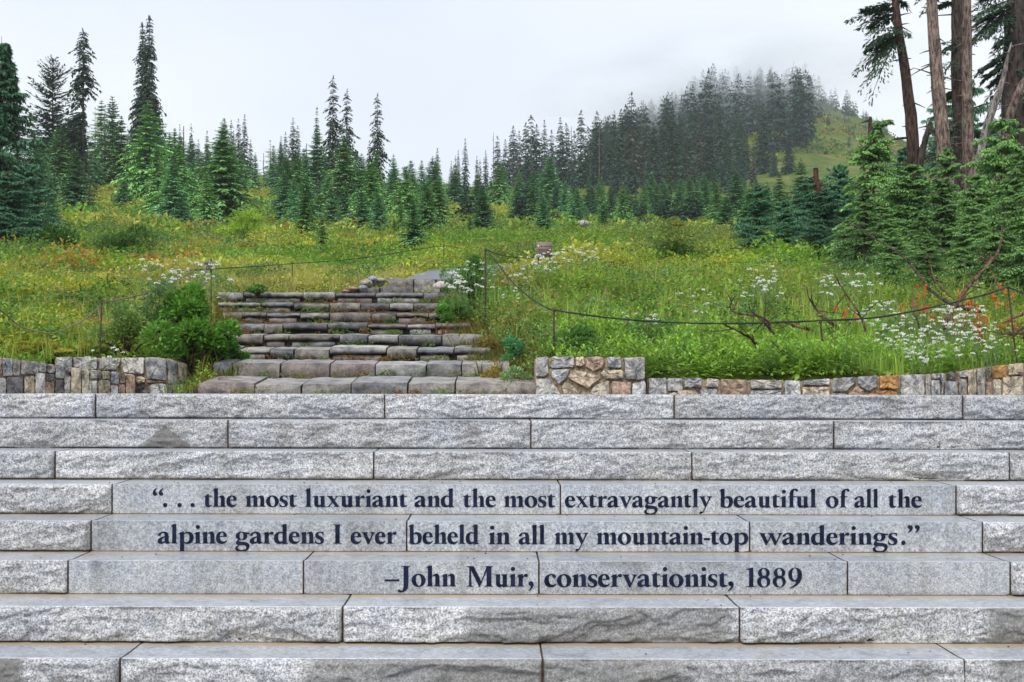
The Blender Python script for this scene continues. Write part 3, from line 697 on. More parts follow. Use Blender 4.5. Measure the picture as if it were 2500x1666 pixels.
# left walls
Z7 = lambda x, y: (x / 4.902, 860 + y / 4.902)
w = thing('garden_wall', 'field stone wall of upright stones sloping down beside the left flower bank, in front of another wall', 'wall', (-3, 8.8, 0))
dl = lambda x: float(np.interp(x, [-700, 0, 328, 400], [6.9, 8.40, 9.45, 9.6]))
tx7 = [-1500, -40, 0, 350, 650, 1050, 1320, 1618]; ty7 = [40, 58, 62, 100, 150, 205, 232, 270]
topl = lambda x: float(np.interp(x, tx7, ty7))
wall_core(w, [Z7(x, 0)[0] for x in tx7], [Z7(0, y)[1] for y in ty7], dl, .3, -.1)
for a, b, t, bo, cs in [(-900, -700, None, 520, GREY), (-690, -480, None, 300, TAN), (-690, -480, 310, 520, GREY), (-470, -260, None, 520, GREY), (-250, -55, None, 260, GREY), (-250, -55, 270, 520, TAN),
    (-45, 22, None, 300, PINK), (26, 150, None, 285, GREY), (-45, 75, 310, 520, GREY), (80, 282, 292, 520, DARK), (155, 240, None, 280, GREY), (246, 465, None, 268, GREY), (288, 416, 278, 520, TAN),
    (422, 545, 245, 520, PALE), (470, 556, None, 236, GREY), (561, 655, None, 250, GREY), (550, 650, 258, 342, DARK), (542, 652, 350, 520, PINK), (661, 780, None, 318, GREY), (658, 764, 326, 520, DARK), (768, 842, 275, 520, GREY),
    (785, 843, None, 245, GREY), (847, 975, None, 520, TAN), (979, 1068, None, 520, PALE), (1073, 1218, None, 325, GREY), (1066, 1165, 333, 520, PALE), (1172, 1318, 330, 520, TAN), (1222, 1318, None, 322, TAN),
    (1322, 1428, None, 383, GREY), (1432, 1500, None, 375, PINK), (1322, 1410, 391, 520, GREY), (1414, 1500, 383, 520, PINK), (1506, 1614, None, 520, PINK)]:
    y0 = topl(a) if t is None else t; y1 = topl(b) if t is None else t
    x0, yy0 = Z7(a, y0); x1, yy1 = Z7(b, y1)
    wall_stone(w, rect(x0, x1, yy0, Z7(0, bo)[1], yy1, .6), dl, pick(cs), .3 if t is None else .12, .022)
w = thing('stone_pier', 'grey field stone wall end left of the rustic stair, its capstones standing in a row', 'wall', (-3, 9.8, 0))
db = lambda x: float(np.interp(x, [100, 405, 460], [9.62, 9.62, 9.95]))
wall_core(w, [134, 300, 405, 456], [871, 872, 872, 887], db, .5)
for pl, cs in [([(665, 60), (868, 55), (862, 200), (665, 200)], GREY), ([(875, 60), (1165, 62), (1165, 210), (880, 212)], GREY), ([(1172, 70), (1440, 66), (1438, 130), (1390, 215), (1182, 218)], GREY),
    ([(1452, 66), (1722, 62), (1726, 240), (1700, 272), (1470, 245)], GREY), ([(1732, 62), (1860, 58), (1990, 82), (1990, 345), (1760, 325)], GREY), ([(1998, 84), (2120, 112), (2120, 262), (2070, 280), (1998, 190)], GREY),
    ([(2126, 114), (2236, 135), (2242, 300), (2190, 370), (2130, 300)], TAN), ([(1615, 300), (1700, 290), (1742, 320), (1735, 365), (1630, 385)], TAN), ([(1478, 252), (1600, 270), (1600, 300), (1480, 300)], GREY),
    ([(1608, 420), (1740, 385), (1782, 520), (1608, 520)], DARK), ([(1795, 385), (1930, 365), (2005, 400), (2008, 520), (1792, 520)], GREY), ([(1750, 340), (1990, 352), (1900, 368), (1760, 372)], PINK),
    ([(2010, 205), (2075, 290), (2130, 300), (2125, 380), (2010, 385)], PALE), ([(2012, 392), (2130, 388), (2130, 520), (2012, 520)], GREY), ([(2137, 385), (2190, 375), (2232, 400), (2228, 520), (2137, 520)], GREY)]:
    wall_stone(w, [Z7(*p) for p in pl], db, pick(cs), .46 if min(y for x, y in pl) < 90 else .12, .03)

# ================================================================== rustic stair
stair = thing('rustic_stair', 'old stair of dark rough stone blocks climbing from the granite steps into the meadow', 'stairs', (-1, 9, 0))
def rough_block(parent, x0, x1, z0, z1, y0, y1, tilt, color, seed, name='stone', m=None, skew=0.):
    """block with broken edges; top rises by tilt from front to back"""
    r = np.random.default_rng(seed); nx = int(np.clip((x1 - x0) / .05, 4, 14)); ny, nz_ = 3, 4
    mb = MB(); c = np.array(color)
    def surf(U, V, fn, flip=False):
        nonlocal_c = c
        pts = np.array([fn(u, v) for v in V for u in U]); n, mm = len(V), len(U)
        a = (np.arange(n - 1)[:, None] * mm + np.arange(mm - 1)[None, :]).ravel(); Qd = np.stack([a, a + 1, a + mm + 1, a + mm], 1)
        mb.add(pts, Qd[:, ::-1] if flip else Qd, c)
    topw = r.uniform(-.008, .008, 40); bote = r.uniform(-.01, .01, 40)
    def corner(u):  # rounding at the ends
        e = min(u, 1 - u) * (x1 - x0); return max(0, .02 - e) * .3
    def pt(u, v, w_):   # u along, v depth 0..1, w_ height 0..1
        xx = x0 + (x1 - x0) * u; dep = y1 - y0; yy = y0 + dep * v + skew * (u - .5); i = u * 30
        wob = np.interp(i, range(40), topw); wb = np.interp(i, range(40), bote)
        top = z1 + wob * .6 + tilt * v - corner(u) * .5; bot = z0 + wb
        zz = bot + (top - bot) * w_
        nn = (vnoise(xx * 7, zz * 12 + seed, seed) - .5) * .024 + (vnoise(xx * 30, zz * 30, seed + 5) - .5) * .012
        if v == 0: yy += nn + corner(u) - .012 * math.sin(w_ * math.pi) + (.006 if w_ > .96 else 0) + (.02 if w_ < .1 else 0)
        return (xx, yy, zz)
    U = np.linspace(0, 1, nx + 1)
    surf(U, np.linspace(0, 1, nz_ + 3), lambda u, v: pt(u, 0, v))
    c_ = c; c = c * 1.5; surf(U, [0, .12, .5, 1], lambda u, v: pt(u, v, 1)); c = c_  # tops coloured lighter, in place of sky reflected at a grazing angle
    surf([0, 1], [0, .5, 1], lambda u, v: pt(0, u, v), True); surf([0, 1], [0, .5, 1], lambda u, v: pt(1, u, v))
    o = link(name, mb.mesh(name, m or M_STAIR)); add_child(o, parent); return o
STC = [(.14, .14, .145), (.17, .155, .14), (.12, .125, .14), (.19, .18, .165), (.15, .125, .12), (.23, .23, .23)]
for k, (yt, yb, xl, xr, J) in enumerate(STAIR):
    d = ST_D0 + ST_T * k; zt = P(900, q(yt), d)[2]; zb = P(900, q(yb), d)[2] + .022 * (k > 1)
    r_ = np.random.default_rng(50 + k); tilt = [.05, .035, .03, .02, .015, .01, .006, .004][k]; dep = [.5, .36, .32, .3, .3, .3, .3, .4][k]
    J = sorted(J); J[0] -= 12; J[-1] += 12
    for i in range(len(J) - 1):
        x0 = (q(J[i]) - CX) * d / F + .006; x1 = (q(J[i + 1]) - CX) * d / F - .006
        dz = r_.uniform(-.012, .01); lo = zb
        thin = r_.random() < .4 and k not in (0, 1)
        c = np.array(STC[r_.integers(len(STC))]) * r_.uniform(.75, 1.1)
        if thin:
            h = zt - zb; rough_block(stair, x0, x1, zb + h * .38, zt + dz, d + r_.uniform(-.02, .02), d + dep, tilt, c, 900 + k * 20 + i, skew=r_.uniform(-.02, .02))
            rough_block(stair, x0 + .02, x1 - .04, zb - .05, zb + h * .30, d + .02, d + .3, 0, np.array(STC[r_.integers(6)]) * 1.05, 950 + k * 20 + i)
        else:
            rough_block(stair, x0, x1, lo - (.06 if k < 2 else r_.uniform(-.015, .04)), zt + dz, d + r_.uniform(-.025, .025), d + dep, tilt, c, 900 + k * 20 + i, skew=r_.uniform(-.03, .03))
    # trodden soil behind the stones, climbing to the next riser
    xa, xb = (q(J[0]) - CX) * d / F - .1, (q(J[-1]) - CX) * d / F + .1
    zn = P(900, q(STAIR[k + 1][1]), d + ST_T)[2] if k < 7 else zt + .03
    mb = MB(); X, Y = np.meshgrid(np.linspace(xa, xb, 40), np.linspace(d + .02, d + ST_T + .1, 16)); t = (Y - d - .05) / (ST_T)
    Zs = (zt - .045) * (1 - t) + (zn + .0) * t + (fbm(X * 6, Y * 6, k) - .5) * .03 - .05 * (1 - sm(Y, d + .02, d + .2))
    if k == 0: Zs = Zs - .01
    n, m_ = X.shape; a = (np.arange(n - 1)[:, None] * m_ + np.arange(m_ - 1)[None, :]).ravel()
    mb.add(np.stack([X, Y, Zs], -1), np.stack([a, a + 1, a + m_ + 1, a + m_], 1))
    # soil face under and between the stones
    v = [(xa, d + .06, zb - .3), (xb, d + .06, zb - .3), (xb, d + .06, zt - .045), (xa, d + .06, zt - .045)]
    mb.add(v, [[0, 1, 2, 3]]); add_child(link('soil_tread', mb.mesh('soil_tread', M_SOIL)), stair)
# the two short upper steps, offset towards the path
for k, (yt, yb, d, J) in enumerate([(659, 673, 16.0, [818, 872, 950, 1012]), (641, 657, 16.9, [888, 950, 1001, 1024])]):
    zt = P(900, q(yt), d)[2]; zb = P(900, q(yb), d)[2] - .05
    for i in range(len(J) - 1):
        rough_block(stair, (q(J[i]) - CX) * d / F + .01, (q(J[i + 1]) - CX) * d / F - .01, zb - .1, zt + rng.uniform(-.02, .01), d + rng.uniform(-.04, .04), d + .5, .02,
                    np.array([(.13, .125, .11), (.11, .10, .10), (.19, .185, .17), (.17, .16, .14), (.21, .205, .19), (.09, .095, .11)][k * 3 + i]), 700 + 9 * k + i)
for i, (px, py, w_, h_, d) in enumerate([(893, 692, 34, 24, 16.3), (910, 683, 26, 20, 16.8), (928, 686, 34, 16, 16.9), (860, 706, 40, 14, 15.9), (955, 683, 18, 10, 17.2), (885, 704, 26, 18, 15.9), (1078, 700, 46, 30, 16.2), (845, 712, 24, 10, 15.8)]):
    c = P(px, py, d); r_ = np.random.default_rng(i); ww = w_ * d / F / 2; hh = h_ * d / F / 2 * .8
    mb = MB(); U = np.linspace(0, 2 * math.pi, 13)[:-1]; Vv = np.linspace(-1, 1, 7)
    pts = []
    for v in Vv:
        rr = (1 - abs(v) ** 3 * .75)
        for u in U: pts.append((c[0] + ww * rr * math.cos(u) * r_.uniform(.8, 1.1), c[1] + .14 * rr * math.sin(u), c[2] + hh * v * r_.uniform(.85, 1.15) - (.05 if v < -.9 else 0)))
    f = [[a * 12 + b, a * 12 + (b + 1) % 12, (a + 1) * 12 + (b + 1) % 12, (a + 1) * 12 + b] for a in range(6) for b in range(12)]
    mb.add(pts, f, [(.36, .33, .29), (.27, .29, .33), (.4, .38, .34), (.3, .2, .15)][i % 4]); mb.f.append(np.array([[72 + j for j in range(12)]])); mb.m.append(np.zeros(1))
    o = link('rock', mb.mesh('rock', M_STONE))
    tag(o, ['tan rounded rock at the head of the rustic stair', 'blue grey angular rock behind the tan one at the stair head', 'flat pale rock beside the top stair step', 'flat reddish rock where the stair meets the meadow grass',
            'small pale rock at the foot of the path edge', 'dark grey rock leaning against the top step', 'dark rock at the far end of the top step under the flowers', 'thin rock slab half hidden in grass beside the top step'][i], 'rock', 'rocks at the stair head')

# ================================================================== foliage tools
def norm(v): return v / np.maximum(np.linalg.norm(v, axis=-1, keepdims=True), 1e-9)
def kites(mb, base, dirv, up, L, W, col, fold=.15, mid=.45, mat=0):
    base = np.asarray(base, float); dirv = norm(np.asarray(dirv, float)); up = np.broadcast_to(np.asarray(up, float), dirv.shape)
    L = np.broadcast_to(np.asarray(L, float), (len(base),))[:, None]; W = np.broadcast_to(np.asarray(W, float), (len(base),))[:, None]
    side = norm(np.cross(dirv, up) + 1e-6); nrm = np.cross(side, dirv)
    m = base + dirv * L * mid - nrm * L * fold * .3
    v = np.stack([base, m + side * W / 2 + nrm * W * fold, base + dirv * L - nrm * L * fold, m - side * W / 2 + nrm * W * fold], 1).reshape(-1, 3)
    n = len(base); f = np.arange(4 * n).reshape(n, 4)
    col = np.broadcast_to(np.asarray(col, float), (n, 3))
    mb.add(v, f, np.repeat(col, 4, 0), mat)
def rdir(r, n, zlo=-1., zhi=1.):
    a = r.uniform(0, 2 * math.pi, n); z = r.uniform(zlo, zhi, n); s = np.sqrt(np.maximum(0, 1 - z * z))
    return np.stack([s * np.cos(a), s * np.sin(a), z], 1)
def tube(mb, pts, rad, col, seg=6, mat=0, jit=0., r=None):
    pts = np.asarray(pts, float); n = len(pts); rad = np.broadcast_to(np.asarray(rad, float), (n,))
    tan = np.gradient(pts, axis=0); tan = norm(tan); up = np.array([.13, .9, .2]) if abs(tan[0][1]) < .8 else np.array([1., 0, .1])
    a = norm(np.cross(tan, up)); b = np.cross(tan, a); th = np.linspace(0, 2 * math.pi, seg, endpoint=False)
    V = pts[:, None, :] + (a[:, None, :] * np.cos(th)[None, :, None] + b[:, None, :] * np.sin(th)[None, :, None]) * rad[:, None, None]
    if jit: V = V + (r or rng).normal(0, 1, V.shape) * rad[:, None, None] * jit
    f = []
    for i in range(n - 1):
        for j in range(seg): f.append([i * seg + j, i * seg + (j + 1) % seg, (i + 1) * seg + (j + 1) % seg, (i + 1) * seg + j])
    mb.add(V.reshape(-1, 3), f, col, mat)
    mb.f.append(np.array([[mb.n - seg + j for j in range(seg)]])); mb.m.append(np.full(1, mat))
def smooth_path(pts, n=24):
    pts = np.asarray(pts, float); t = np.linspace(0, len(pts) - 1, n); out = []
    for x in t:
        i = min(int(x), len(pts) - 2); u = x - i; p0 = pts[max(i - 1, 0)]; p1 = pts[i]; p2 = pts[i + 1]; p3 = pts[min(i + 2, len(pts) - 1)]
        out.append(.5 * ((2 * p1) + (-p0 + p2) * u + (2 * p0 - 5 * p1 + 4 * p2 - p3) * u * u + (-p0 + 3 * p1 - 3 * p2 + p3) * u ** 3))
    return np.array(out)

# ---- conifers (unit height) ----
def conifer(seed, R_=.15, nw=34, nb=7, nbl=5, base=.03, droop=.25, rise=.35, blade=.5, width=.4, gap=.12, taper=.85, c0=(.03, .065, .03), c1=(.075, .125, .05),
            irr=.25, trunk=(.10, .075, .055), tr=.012, top=.97, twist=0., lean=0., side=None, dead=0., pw=.8, tipm=.004):
    r = np.random.default_rng(seed); c0 = np.array(c0); c1 = np.array(c1)
    cb = MB(); tb = MB()
    zs = np.linspace(0, 1, 9); cx = lean * zs ** 2
    tube(tb, np.stack([cx, cx * 0, zs * .985], 1), tr * (1 - zs * .93), trunk, 6)
    hs = np.linspace(base, top, nw); hs = hs + r.normal(0, .3 / nw, nw)
    H_, A_, L_ = [], [], []
    for h in hs:
        t = np.clip((h - base) / (1 - base), 0, 1); k = max(3, int(round(nb * (1 - .45 * t))))
        prof = (1 - t) ** pw * taper + (1 - taper) * (1 - t) + (.035 if tipm < .01 else .06)
        prof *= 1 - .35 * max(0, 1 - t / .08) * 1.0
        lump = 1 + irr * 1.2 * (vnoise(h * 14, seed * 1.7, seed) - .5)
        a0 = r.uniform(0, 6.28)
        for j in range(k):
            if r.random() < gap: continue
            a = a0 + 6.283 * j / k + r.normal(0, .25)
            l = R_ * prof * lump * r.uniform(1 - irr, 1 + irr * .6)
            if side is not None and h < side[1]: l *= .25 + .95 * max(0, math.cos(a - side[0])) if r.random() < .9 else .3
            H_.append(h); A_.append(a); L_.append(l)
    H_ = np.array(H_); A_ = np.array(A_); L_ = np.array(L_); n = len(H_)
    tt = (H_ - base) / (1 - base); pitch = rise * (tt * 1.6 - .45) + r.normal(0, .1, n)
    for j in range(nbl):
        t = (j + .35 + r.uniform(-.3, .3, n)) / nbl; t = np.clip(t, 0.06, 1)
        out = np.stack([np.cos(A_), np.sin(A_)], 1)
        z = H_ + L_ * (np.sin(pitch) * t - droop * t * t) ; rad = L_ * t * np.cos(pitch)
        base_p = np.stack([lean * H_ ** 2 + out[:, 0] * rad, out[:, 1] * rad, z], 1)
        for sgn in ((-1, 1) if j < nbl - 1 else (-1, 0, 1)):
            ang = A_ + sgn * r.uniform(.5, 1.15, n)
            slope = np.sin(pitch) - 2 * droop * t + r.normal(0, .16, n) - .1 * abs(sgn)
            dv = np.stack([np.cos(ang), np.sin(ang), slope], 1)
            bl = (L_ * blade * (1.05 - .55 * t) + tipm) * r.uniform(.7, 1.25, n)
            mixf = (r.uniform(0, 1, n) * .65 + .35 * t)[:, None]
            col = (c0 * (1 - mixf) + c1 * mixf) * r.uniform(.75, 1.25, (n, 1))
            if dead > 0: col = np.where(r.random((n, 1)) < dead * np.clip(1.6 - 2 * tt, 0, 1)[:, None], np.array([.12, .085, .07]), col)
            upv = np.stack([r.normal(0, .3, n), r.normal(0, .3, n), np.ones(n)], 1)
            kites(cb, base_p, dv, upv, bl, bl * width, col, .12, .45)
    # leader
    kites(cb, np.array([[lean * .96, 0, .95]] * 4), np.array([[.1, 0, 1], [-.1, .1, 1], [0, -.12, 1], [.02, .0, 1]]), [1, .3, 0], .05, .012, c1)
    # branch wood
    if nbl >= 8:
        for i in range(n):
            if L_[i] > .03: 
                e = np.array([math.cos(A_[i]), math.sin(A_[i]), math.sin(pitch[i]) - droop]); p0 = np.array([lean * H_[i] ** 2, 0, H_[i]])
                tube(tb, [p0, p0 + e * L_[i] * [.5, .5, .35], p0 + e * L_[i] * .85], [.0035, .0022, .001], trunk, 3)
    return cb, tb

PROTO = {}
def proto(name, **kw):
    cb, tb = conifer(**kw)
    PROTO[name] = (cb.mesh('crown', M_NEEDLE), tb.mesh('trunk', M_BARK))
    # joined variant for far copies
    mb = MB(); mb.v = cb.v + tb.v; mb.c = cb.c + tb.c; mb.n = cb.n + tb.n
    mb.f = cb.f + [f + cb.n for f in tb.f]; mb.m = [np.zeros(len(f)) for f in cb.f] + [np.ones(len(f)) for f in tb.f]
    PROTO[name + '*'] = (mb.mesh('fir_tree', [M_NEEDLE, M_BARK]), None)
DK0, DK1 = (.014, .040, .026), (.045, .105, .055)
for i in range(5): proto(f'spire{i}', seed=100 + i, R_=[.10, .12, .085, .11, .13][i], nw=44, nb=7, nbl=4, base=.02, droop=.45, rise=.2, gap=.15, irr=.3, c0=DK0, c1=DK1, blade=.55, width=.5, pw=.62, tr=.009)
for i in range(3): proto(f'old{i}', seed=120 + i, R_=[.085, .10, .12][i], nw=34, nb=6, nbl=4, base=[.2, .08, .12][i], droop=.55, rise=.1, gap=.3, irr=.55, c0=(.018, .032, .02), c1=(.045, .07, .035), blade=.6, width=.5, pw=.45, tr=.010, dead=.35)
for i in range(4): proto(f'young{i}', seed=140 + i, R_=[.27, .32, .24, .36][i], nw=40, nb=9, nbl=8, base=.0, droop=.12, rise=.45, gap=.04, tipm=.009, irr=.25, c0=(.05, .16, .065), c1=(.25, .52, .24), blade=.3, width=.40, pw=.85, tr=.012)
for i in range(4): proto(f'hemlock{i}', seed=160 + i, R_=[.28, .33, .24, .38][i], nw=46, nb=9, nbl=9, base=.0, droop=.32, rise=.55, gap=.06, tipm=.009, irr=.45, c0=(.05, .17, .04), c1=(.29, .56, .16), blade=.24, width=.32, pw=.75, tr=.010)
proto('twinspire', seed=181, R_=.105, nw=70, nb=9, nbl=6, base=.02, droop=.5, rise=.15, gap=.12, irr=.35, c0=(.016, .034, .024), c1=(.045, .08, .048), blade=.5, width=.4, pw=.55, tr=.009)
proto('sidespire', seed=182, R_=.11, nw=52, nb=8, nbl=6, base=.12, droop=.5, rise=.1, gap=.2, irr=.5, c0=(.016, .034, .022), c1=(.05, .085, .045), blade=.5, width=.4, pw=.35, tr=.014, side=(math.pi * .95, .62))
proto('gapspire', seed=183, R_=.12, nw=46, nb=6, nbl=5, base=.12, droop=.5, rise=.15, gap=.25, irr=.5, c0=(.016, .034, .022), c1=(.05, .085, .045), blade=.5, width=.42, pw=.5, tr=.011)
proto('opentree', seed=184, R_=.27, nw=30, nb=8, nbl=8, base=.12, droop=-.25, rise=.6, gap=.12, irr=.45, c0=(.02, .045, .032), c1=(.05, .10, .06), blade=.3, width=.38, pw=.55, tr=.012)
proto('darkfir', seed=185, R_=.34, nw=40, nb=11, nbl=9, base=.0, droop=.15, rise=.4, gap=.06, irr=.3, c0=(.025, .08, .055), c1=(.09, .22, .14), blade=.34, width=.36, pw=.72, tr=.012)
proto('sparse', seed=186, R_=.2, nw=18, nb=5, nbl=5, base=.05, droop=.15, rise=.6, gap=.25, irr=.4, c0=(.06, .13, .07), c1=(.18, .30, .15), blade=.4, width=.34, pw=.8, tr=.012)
def snag_mesh(seed):
    r = np.random.default_rng(seed); mb = MB(); zs = np.linspace(0, 1, 8)
    tube(mb, np.stack([r.normal(0, .004, 8), zs * 0, zs], 1), .011 * (1 - .6 * zs), (.16, .12, .105), 6)
    for k in range(14):
        h = r.uniform(.3, .95); a = r.uniform(0, 6.28); l = r.uniform(.02, .06)
        tube(mb, [[0, 0, h], [math.cos(a) * l, math.sin(a) * l, h + r.uniform(-.01, .02)]], [.003, .001], (.14, .11, .1), 3)
    return mb.mesh('trunk', M_BARK)
SNAG = [snag_mesh(1), snag_mesh(2)]

def d_of(px, py):
    """distance at which the meadow passes through photo pixel (px, py)"""
    ds = np.geomspace(9, 400, 300); z = tz((px - CX) * ds / F, ds, False); y = HY - (z - EYE) * F / ds
    i = np.argmax(y <= py); return ds[i] if y[i] <= py else 400.

NTREE = [0]
def tree(kindname, x, ytop, d=None, ybase=None, label=None, group=None, wide=1., parts=False, name='fir_tree', cat='tree', rot=None):
    """x, ytop, ybase in overview pixels"""
    px = q(x); d = d_of(px, q(ybase)) if d is None else d
    if kindname[:5] in ('young', 'hemlo', 'spars'): wide *= 1.42
    X = (px - CX) * d / F; zg = float(tz(X, d)) - .05; top = P(px, q(ytop), d)[2]; h = (top - zg) * (1.06 if kindname[:5] in ('young', 'hemlo') else 1)
    if h <= .1: return None
    r = np.random.default_rng(int(x * 13 + ytop * 7 + d))
    rz = r.uniform(0, 6.28) if rot is None else rot
    me, tr = PROTO[kindname + ('' if parts else '*')] if kindname != 'snag' else (SNAG[int(x) % 2], None)
    NTREE[0] += 1
    if parts:
        o = link(name, None, None, (X, d, zg)); c = link('crown', me, o); t = link('trunk', tr, o)
    else: o = link(name, me, None, (X, d, zg))
    o.rotation_euler = (0, 0, rz); o.scale = (h * wide, h * wide, h)
    tag(o, label, cat, group); return o

# ---- left stand: the trees one can name
T_ = tree
T_('opentree', 120, 134, 100, label='dark open crowned tree with upswept branches between the edge fir and the tall sparse fir', parts=True, wide=1.15)
T_('sidespire', 190, 62, 95, label='tall sparse fir with bare trunk showing on its right side', parts=True, rot=0, wide=1.0)
T_('twinspire', 342, 33, 106, label='tallest dark spire on the left slope, the higher of its twin tops', parts=True, wide=.95)
T_('twinspire', 326, 50, 107, label='slightly lower twin top beside the tallest dark spire', parts=True, wide=.9)
for x, y, k, lb in [(727, 245, 'spire2', 'narrow dark spire rising straight out of a green fir, left of the tall pair'), (764, 171, 'gapspire', 'tall narrow fir, the left and higher of the close pair near mid skyline'),
     (796, 202, 'gapspire', 'tall narrow fir, the right and lower of the close pair near mid skyline'), (866, 212, 'gapspire', 'lone ragged tall fir standing right of the close pair')]:
    T_(k, x, y, 112, label=lb, parts=True, wide=.95)
T_('old0', 848, 322, 112, label='short bare lower companion leaning by the lone ragged fir', parts=True)
for x, y, w_ in [(530, 275, 1.1), (547, 272, 1.0), (561, 262, 1), (575, 320, 1.1), (515, 272, 1.0), (536, 300, 1.2), (655, 302, 1), (672, 270, 1.35), (683, 288, 1.1), (645, 312, 1), (400, 300, 1.0), (412, 285, .8), (475, 300, 1), (455, 320, 1), (438, 282, .8), (495, 330, 1.1),
                 (1004, 340, 1.5), (1052, 345, 1), (1068, 318, 1.1), (1046, 357, 1), (1095, 358, 1), (1102, 365, 1), (1036, 370, 1.1)]:
    T_(['spire0', 'spire3', 'old1', 'spire1'][int(x) % 4], x, y, 135 + (x % 7) * 3, label='small dark distant spire grouped on the skyline behind the young left stand', group='distant dark spires on the left and middle skyline', wide=w_ * .95)
for x, y in [(703, 330), (421, 290), (38, 180), (605, 352)]:
    T_('snag', x, y, 120, label='thin bare dead trunk poking above the young firs', group='dead snags above the left stand', wide=1.6)
# young stand on the left: silhouette given as overview x -> top y
rs = np.random.default_rng(5)
LT = ([70, 110, 160, 210, 245, 262, 290, 320, 345, 375, 405, 440, 480, 512, 545, 580, 620, 660, 700, 728, 760, 790, 830, 870, 915, 950, 1000, 1050, 1100, 1150, 1200],
      [300, 290, 270, 260, 232, 238, 300, 268, 225, 300, 296, 330, 350, 282, 340, 350, 330, 330, 350, 355, 360, 330, 345, 352, 378, 360, 370, 390, 400, 410, 410])
def used_top(x): return float(np.interp(x, *LT))
G1 = 'young firs crowded on the left slope'
def young(x, top, base, k, d=None, w_=1., lab=None, grp=G1, parts=True, nm='fir_tree'):
    return T_(k, x, top, d, base, label=lab or 'bushy green young conifer crowded among others on the left slope', group=grp, wide=w_, parts=parts, name=nm)
NAMED = [(172, 350, 488, 'young1', .9, 'blue green young fir standing free at the front of the left stand'), (204, 345, 485, 'sparse', 1.1, 'spindly young fir right beside the blue green one'),
 (284, 415, 480, 'young3', 1.1, 'small pale blue green fir alone in the grass with a thin bent leader'), (352, 232, 440, 'young0', .8, 'tall young fir in front of the twin spire'),
 (392, 385, 515, 'hemlock3', 1.0, 'round dark bushy fir low in front of the left stand'), (510, 305, 515, 'hemlock1', 1.0, 'broad light green hemlock with soft drooping sprays mid left'),
 (545, 410, 505, 'young2', .9, 'small dark fir right of the broad hemlock'), (415, 455, 520, 'young3', 1.1, 'tiny blue green fir at the front of the left slope meadow'),
 (362, 442, 512, 'young1', 1.0, 'tiny fir left of the round bushy one'), (660, 370, 500, 'young0', .95, 'green pyramid fir below the dark cluster'), (728, 300, 478, 'young2', .9, 'narrow green fir directly below the mid skyline spire'),
 (788, 325, 500, 'hemlock1', .9, 'wide bright green hemlock below the tall close pair'), (850, 380, 520, 'hemlock0', 1.0, 'green hemlock right of the wide bright one'), (700, 440, 560, 'hemlock2', 1.1, 'pale small hemlock in the meadow left of centre'),
 (948, 462, 582, 'young0', .95, 'dark green fir standing forward in the meadow above the stair'), (982, 435, 560, 'hemlock1', .8, 'bushy hemlock just behind the forward fir above the stair'), (1108, 428, 532, 'young2', 1.1, 'narrow dark fir standing at the meadow gap'),
 (930, 390, 520, 'hemlock3', .8, 'low broad conifer right of the mid hemlocks'), (1248, 455, 545, 'young1', .9, 'small blue fir alone in the middle meadow behind the sign'), (1386, 468, 550, 'young2', 1.0, 'thin small fir in the meadow right of the sign'),
 (1408, 478, 538, 'sparse', 1.1, 'sparse sapling beside the thin small fir'), (1262, 365, 480, 'young1', 1.05, 'bright green bushy fir, the left of a touching pair in mid meadow'), (1300, 420, 480, 'young0', 1.0, 'shorter green fir, the right of a touching pair in mid meadow'),
 (1222, 440, 515, 'hemlock3', .8, 'low bush like conifer left of the small blue fir'), (1330, 480, 512, 'young3', 1.0, 'tiny pale fir near the grey boulder'), (620, 322, 430, 'sparse', 1.3, 'dark sapling alone on the skyline left of the dark cluster'),
 (104, 522, 590, 'sparse', 1.3, 'little sapling in the shrubs near the left edge'), (870, 450, 545, 'young3', .7, 'small fir in front of the mid hemlocks'), (240, 240, 440, 'sparse', .9, 'slender tall sapling with thin tip left of the twin spire'), (905, 505, 560, 'hemlock2', 1.0, 'knee high conifer in the shrubs above the stair'), 
 (1080, 500, 545, 'young2', 1.0, 'tiny fir in the meadow right of the forward fir'), (740, 505, 580, 'hemlock3', .7, 'low sprawling conifer amid meadow shrubs'), (118, 440, 520, 'young3', .8, 'small fir beside yellow fern near the left edge')]
for x, t, b, k, w_, lb in NAMED:
    young(x, t, b, k, None, w_, lb, 'young conifers standing free in the meadow')
taken = []
for band, (dmin, dmax, lift, n) in enumerate([(98, 125, 4, 46), (76, 96, 24, 34), (54, 72, 56, 32)]):
    for i in range(n):
        x = 78 + (1020 - 78) * (i + rs.uniform(.1, .9)) / n
        d = rs.uniform(dmin, dmax)
        if x < 130 and d < 60: continue
        if band == 2 and (85 < x < 345 or 555 < x < 650 or 870 < x < 905): continue
        if band == 1 and (140 < x < 330 or 560 < x < 650): continue
        if band == 0 and 575 < x < 640 and i % 2: continue
        top = used_top(x) + lift + rs.uniform(-14, 26) * (1 + .3 * band)
        zb = HY - (float(tz((q(x) - CX) * d / F, d, False)) - EYE) * F / d
        if zb / 1.0625 - top < 35: top = zb / 1.0625 - rs.uniform(40, 80)
        k = ['young0', 'young1', 'young2', 'hemlock0', 'hemlock1', 'hemlock2', 'sparse', 'young3'][rs.integers(8)]
        young(x, top, None, k, d, rs.uniform(.66, 1.02), parts=band == 2)
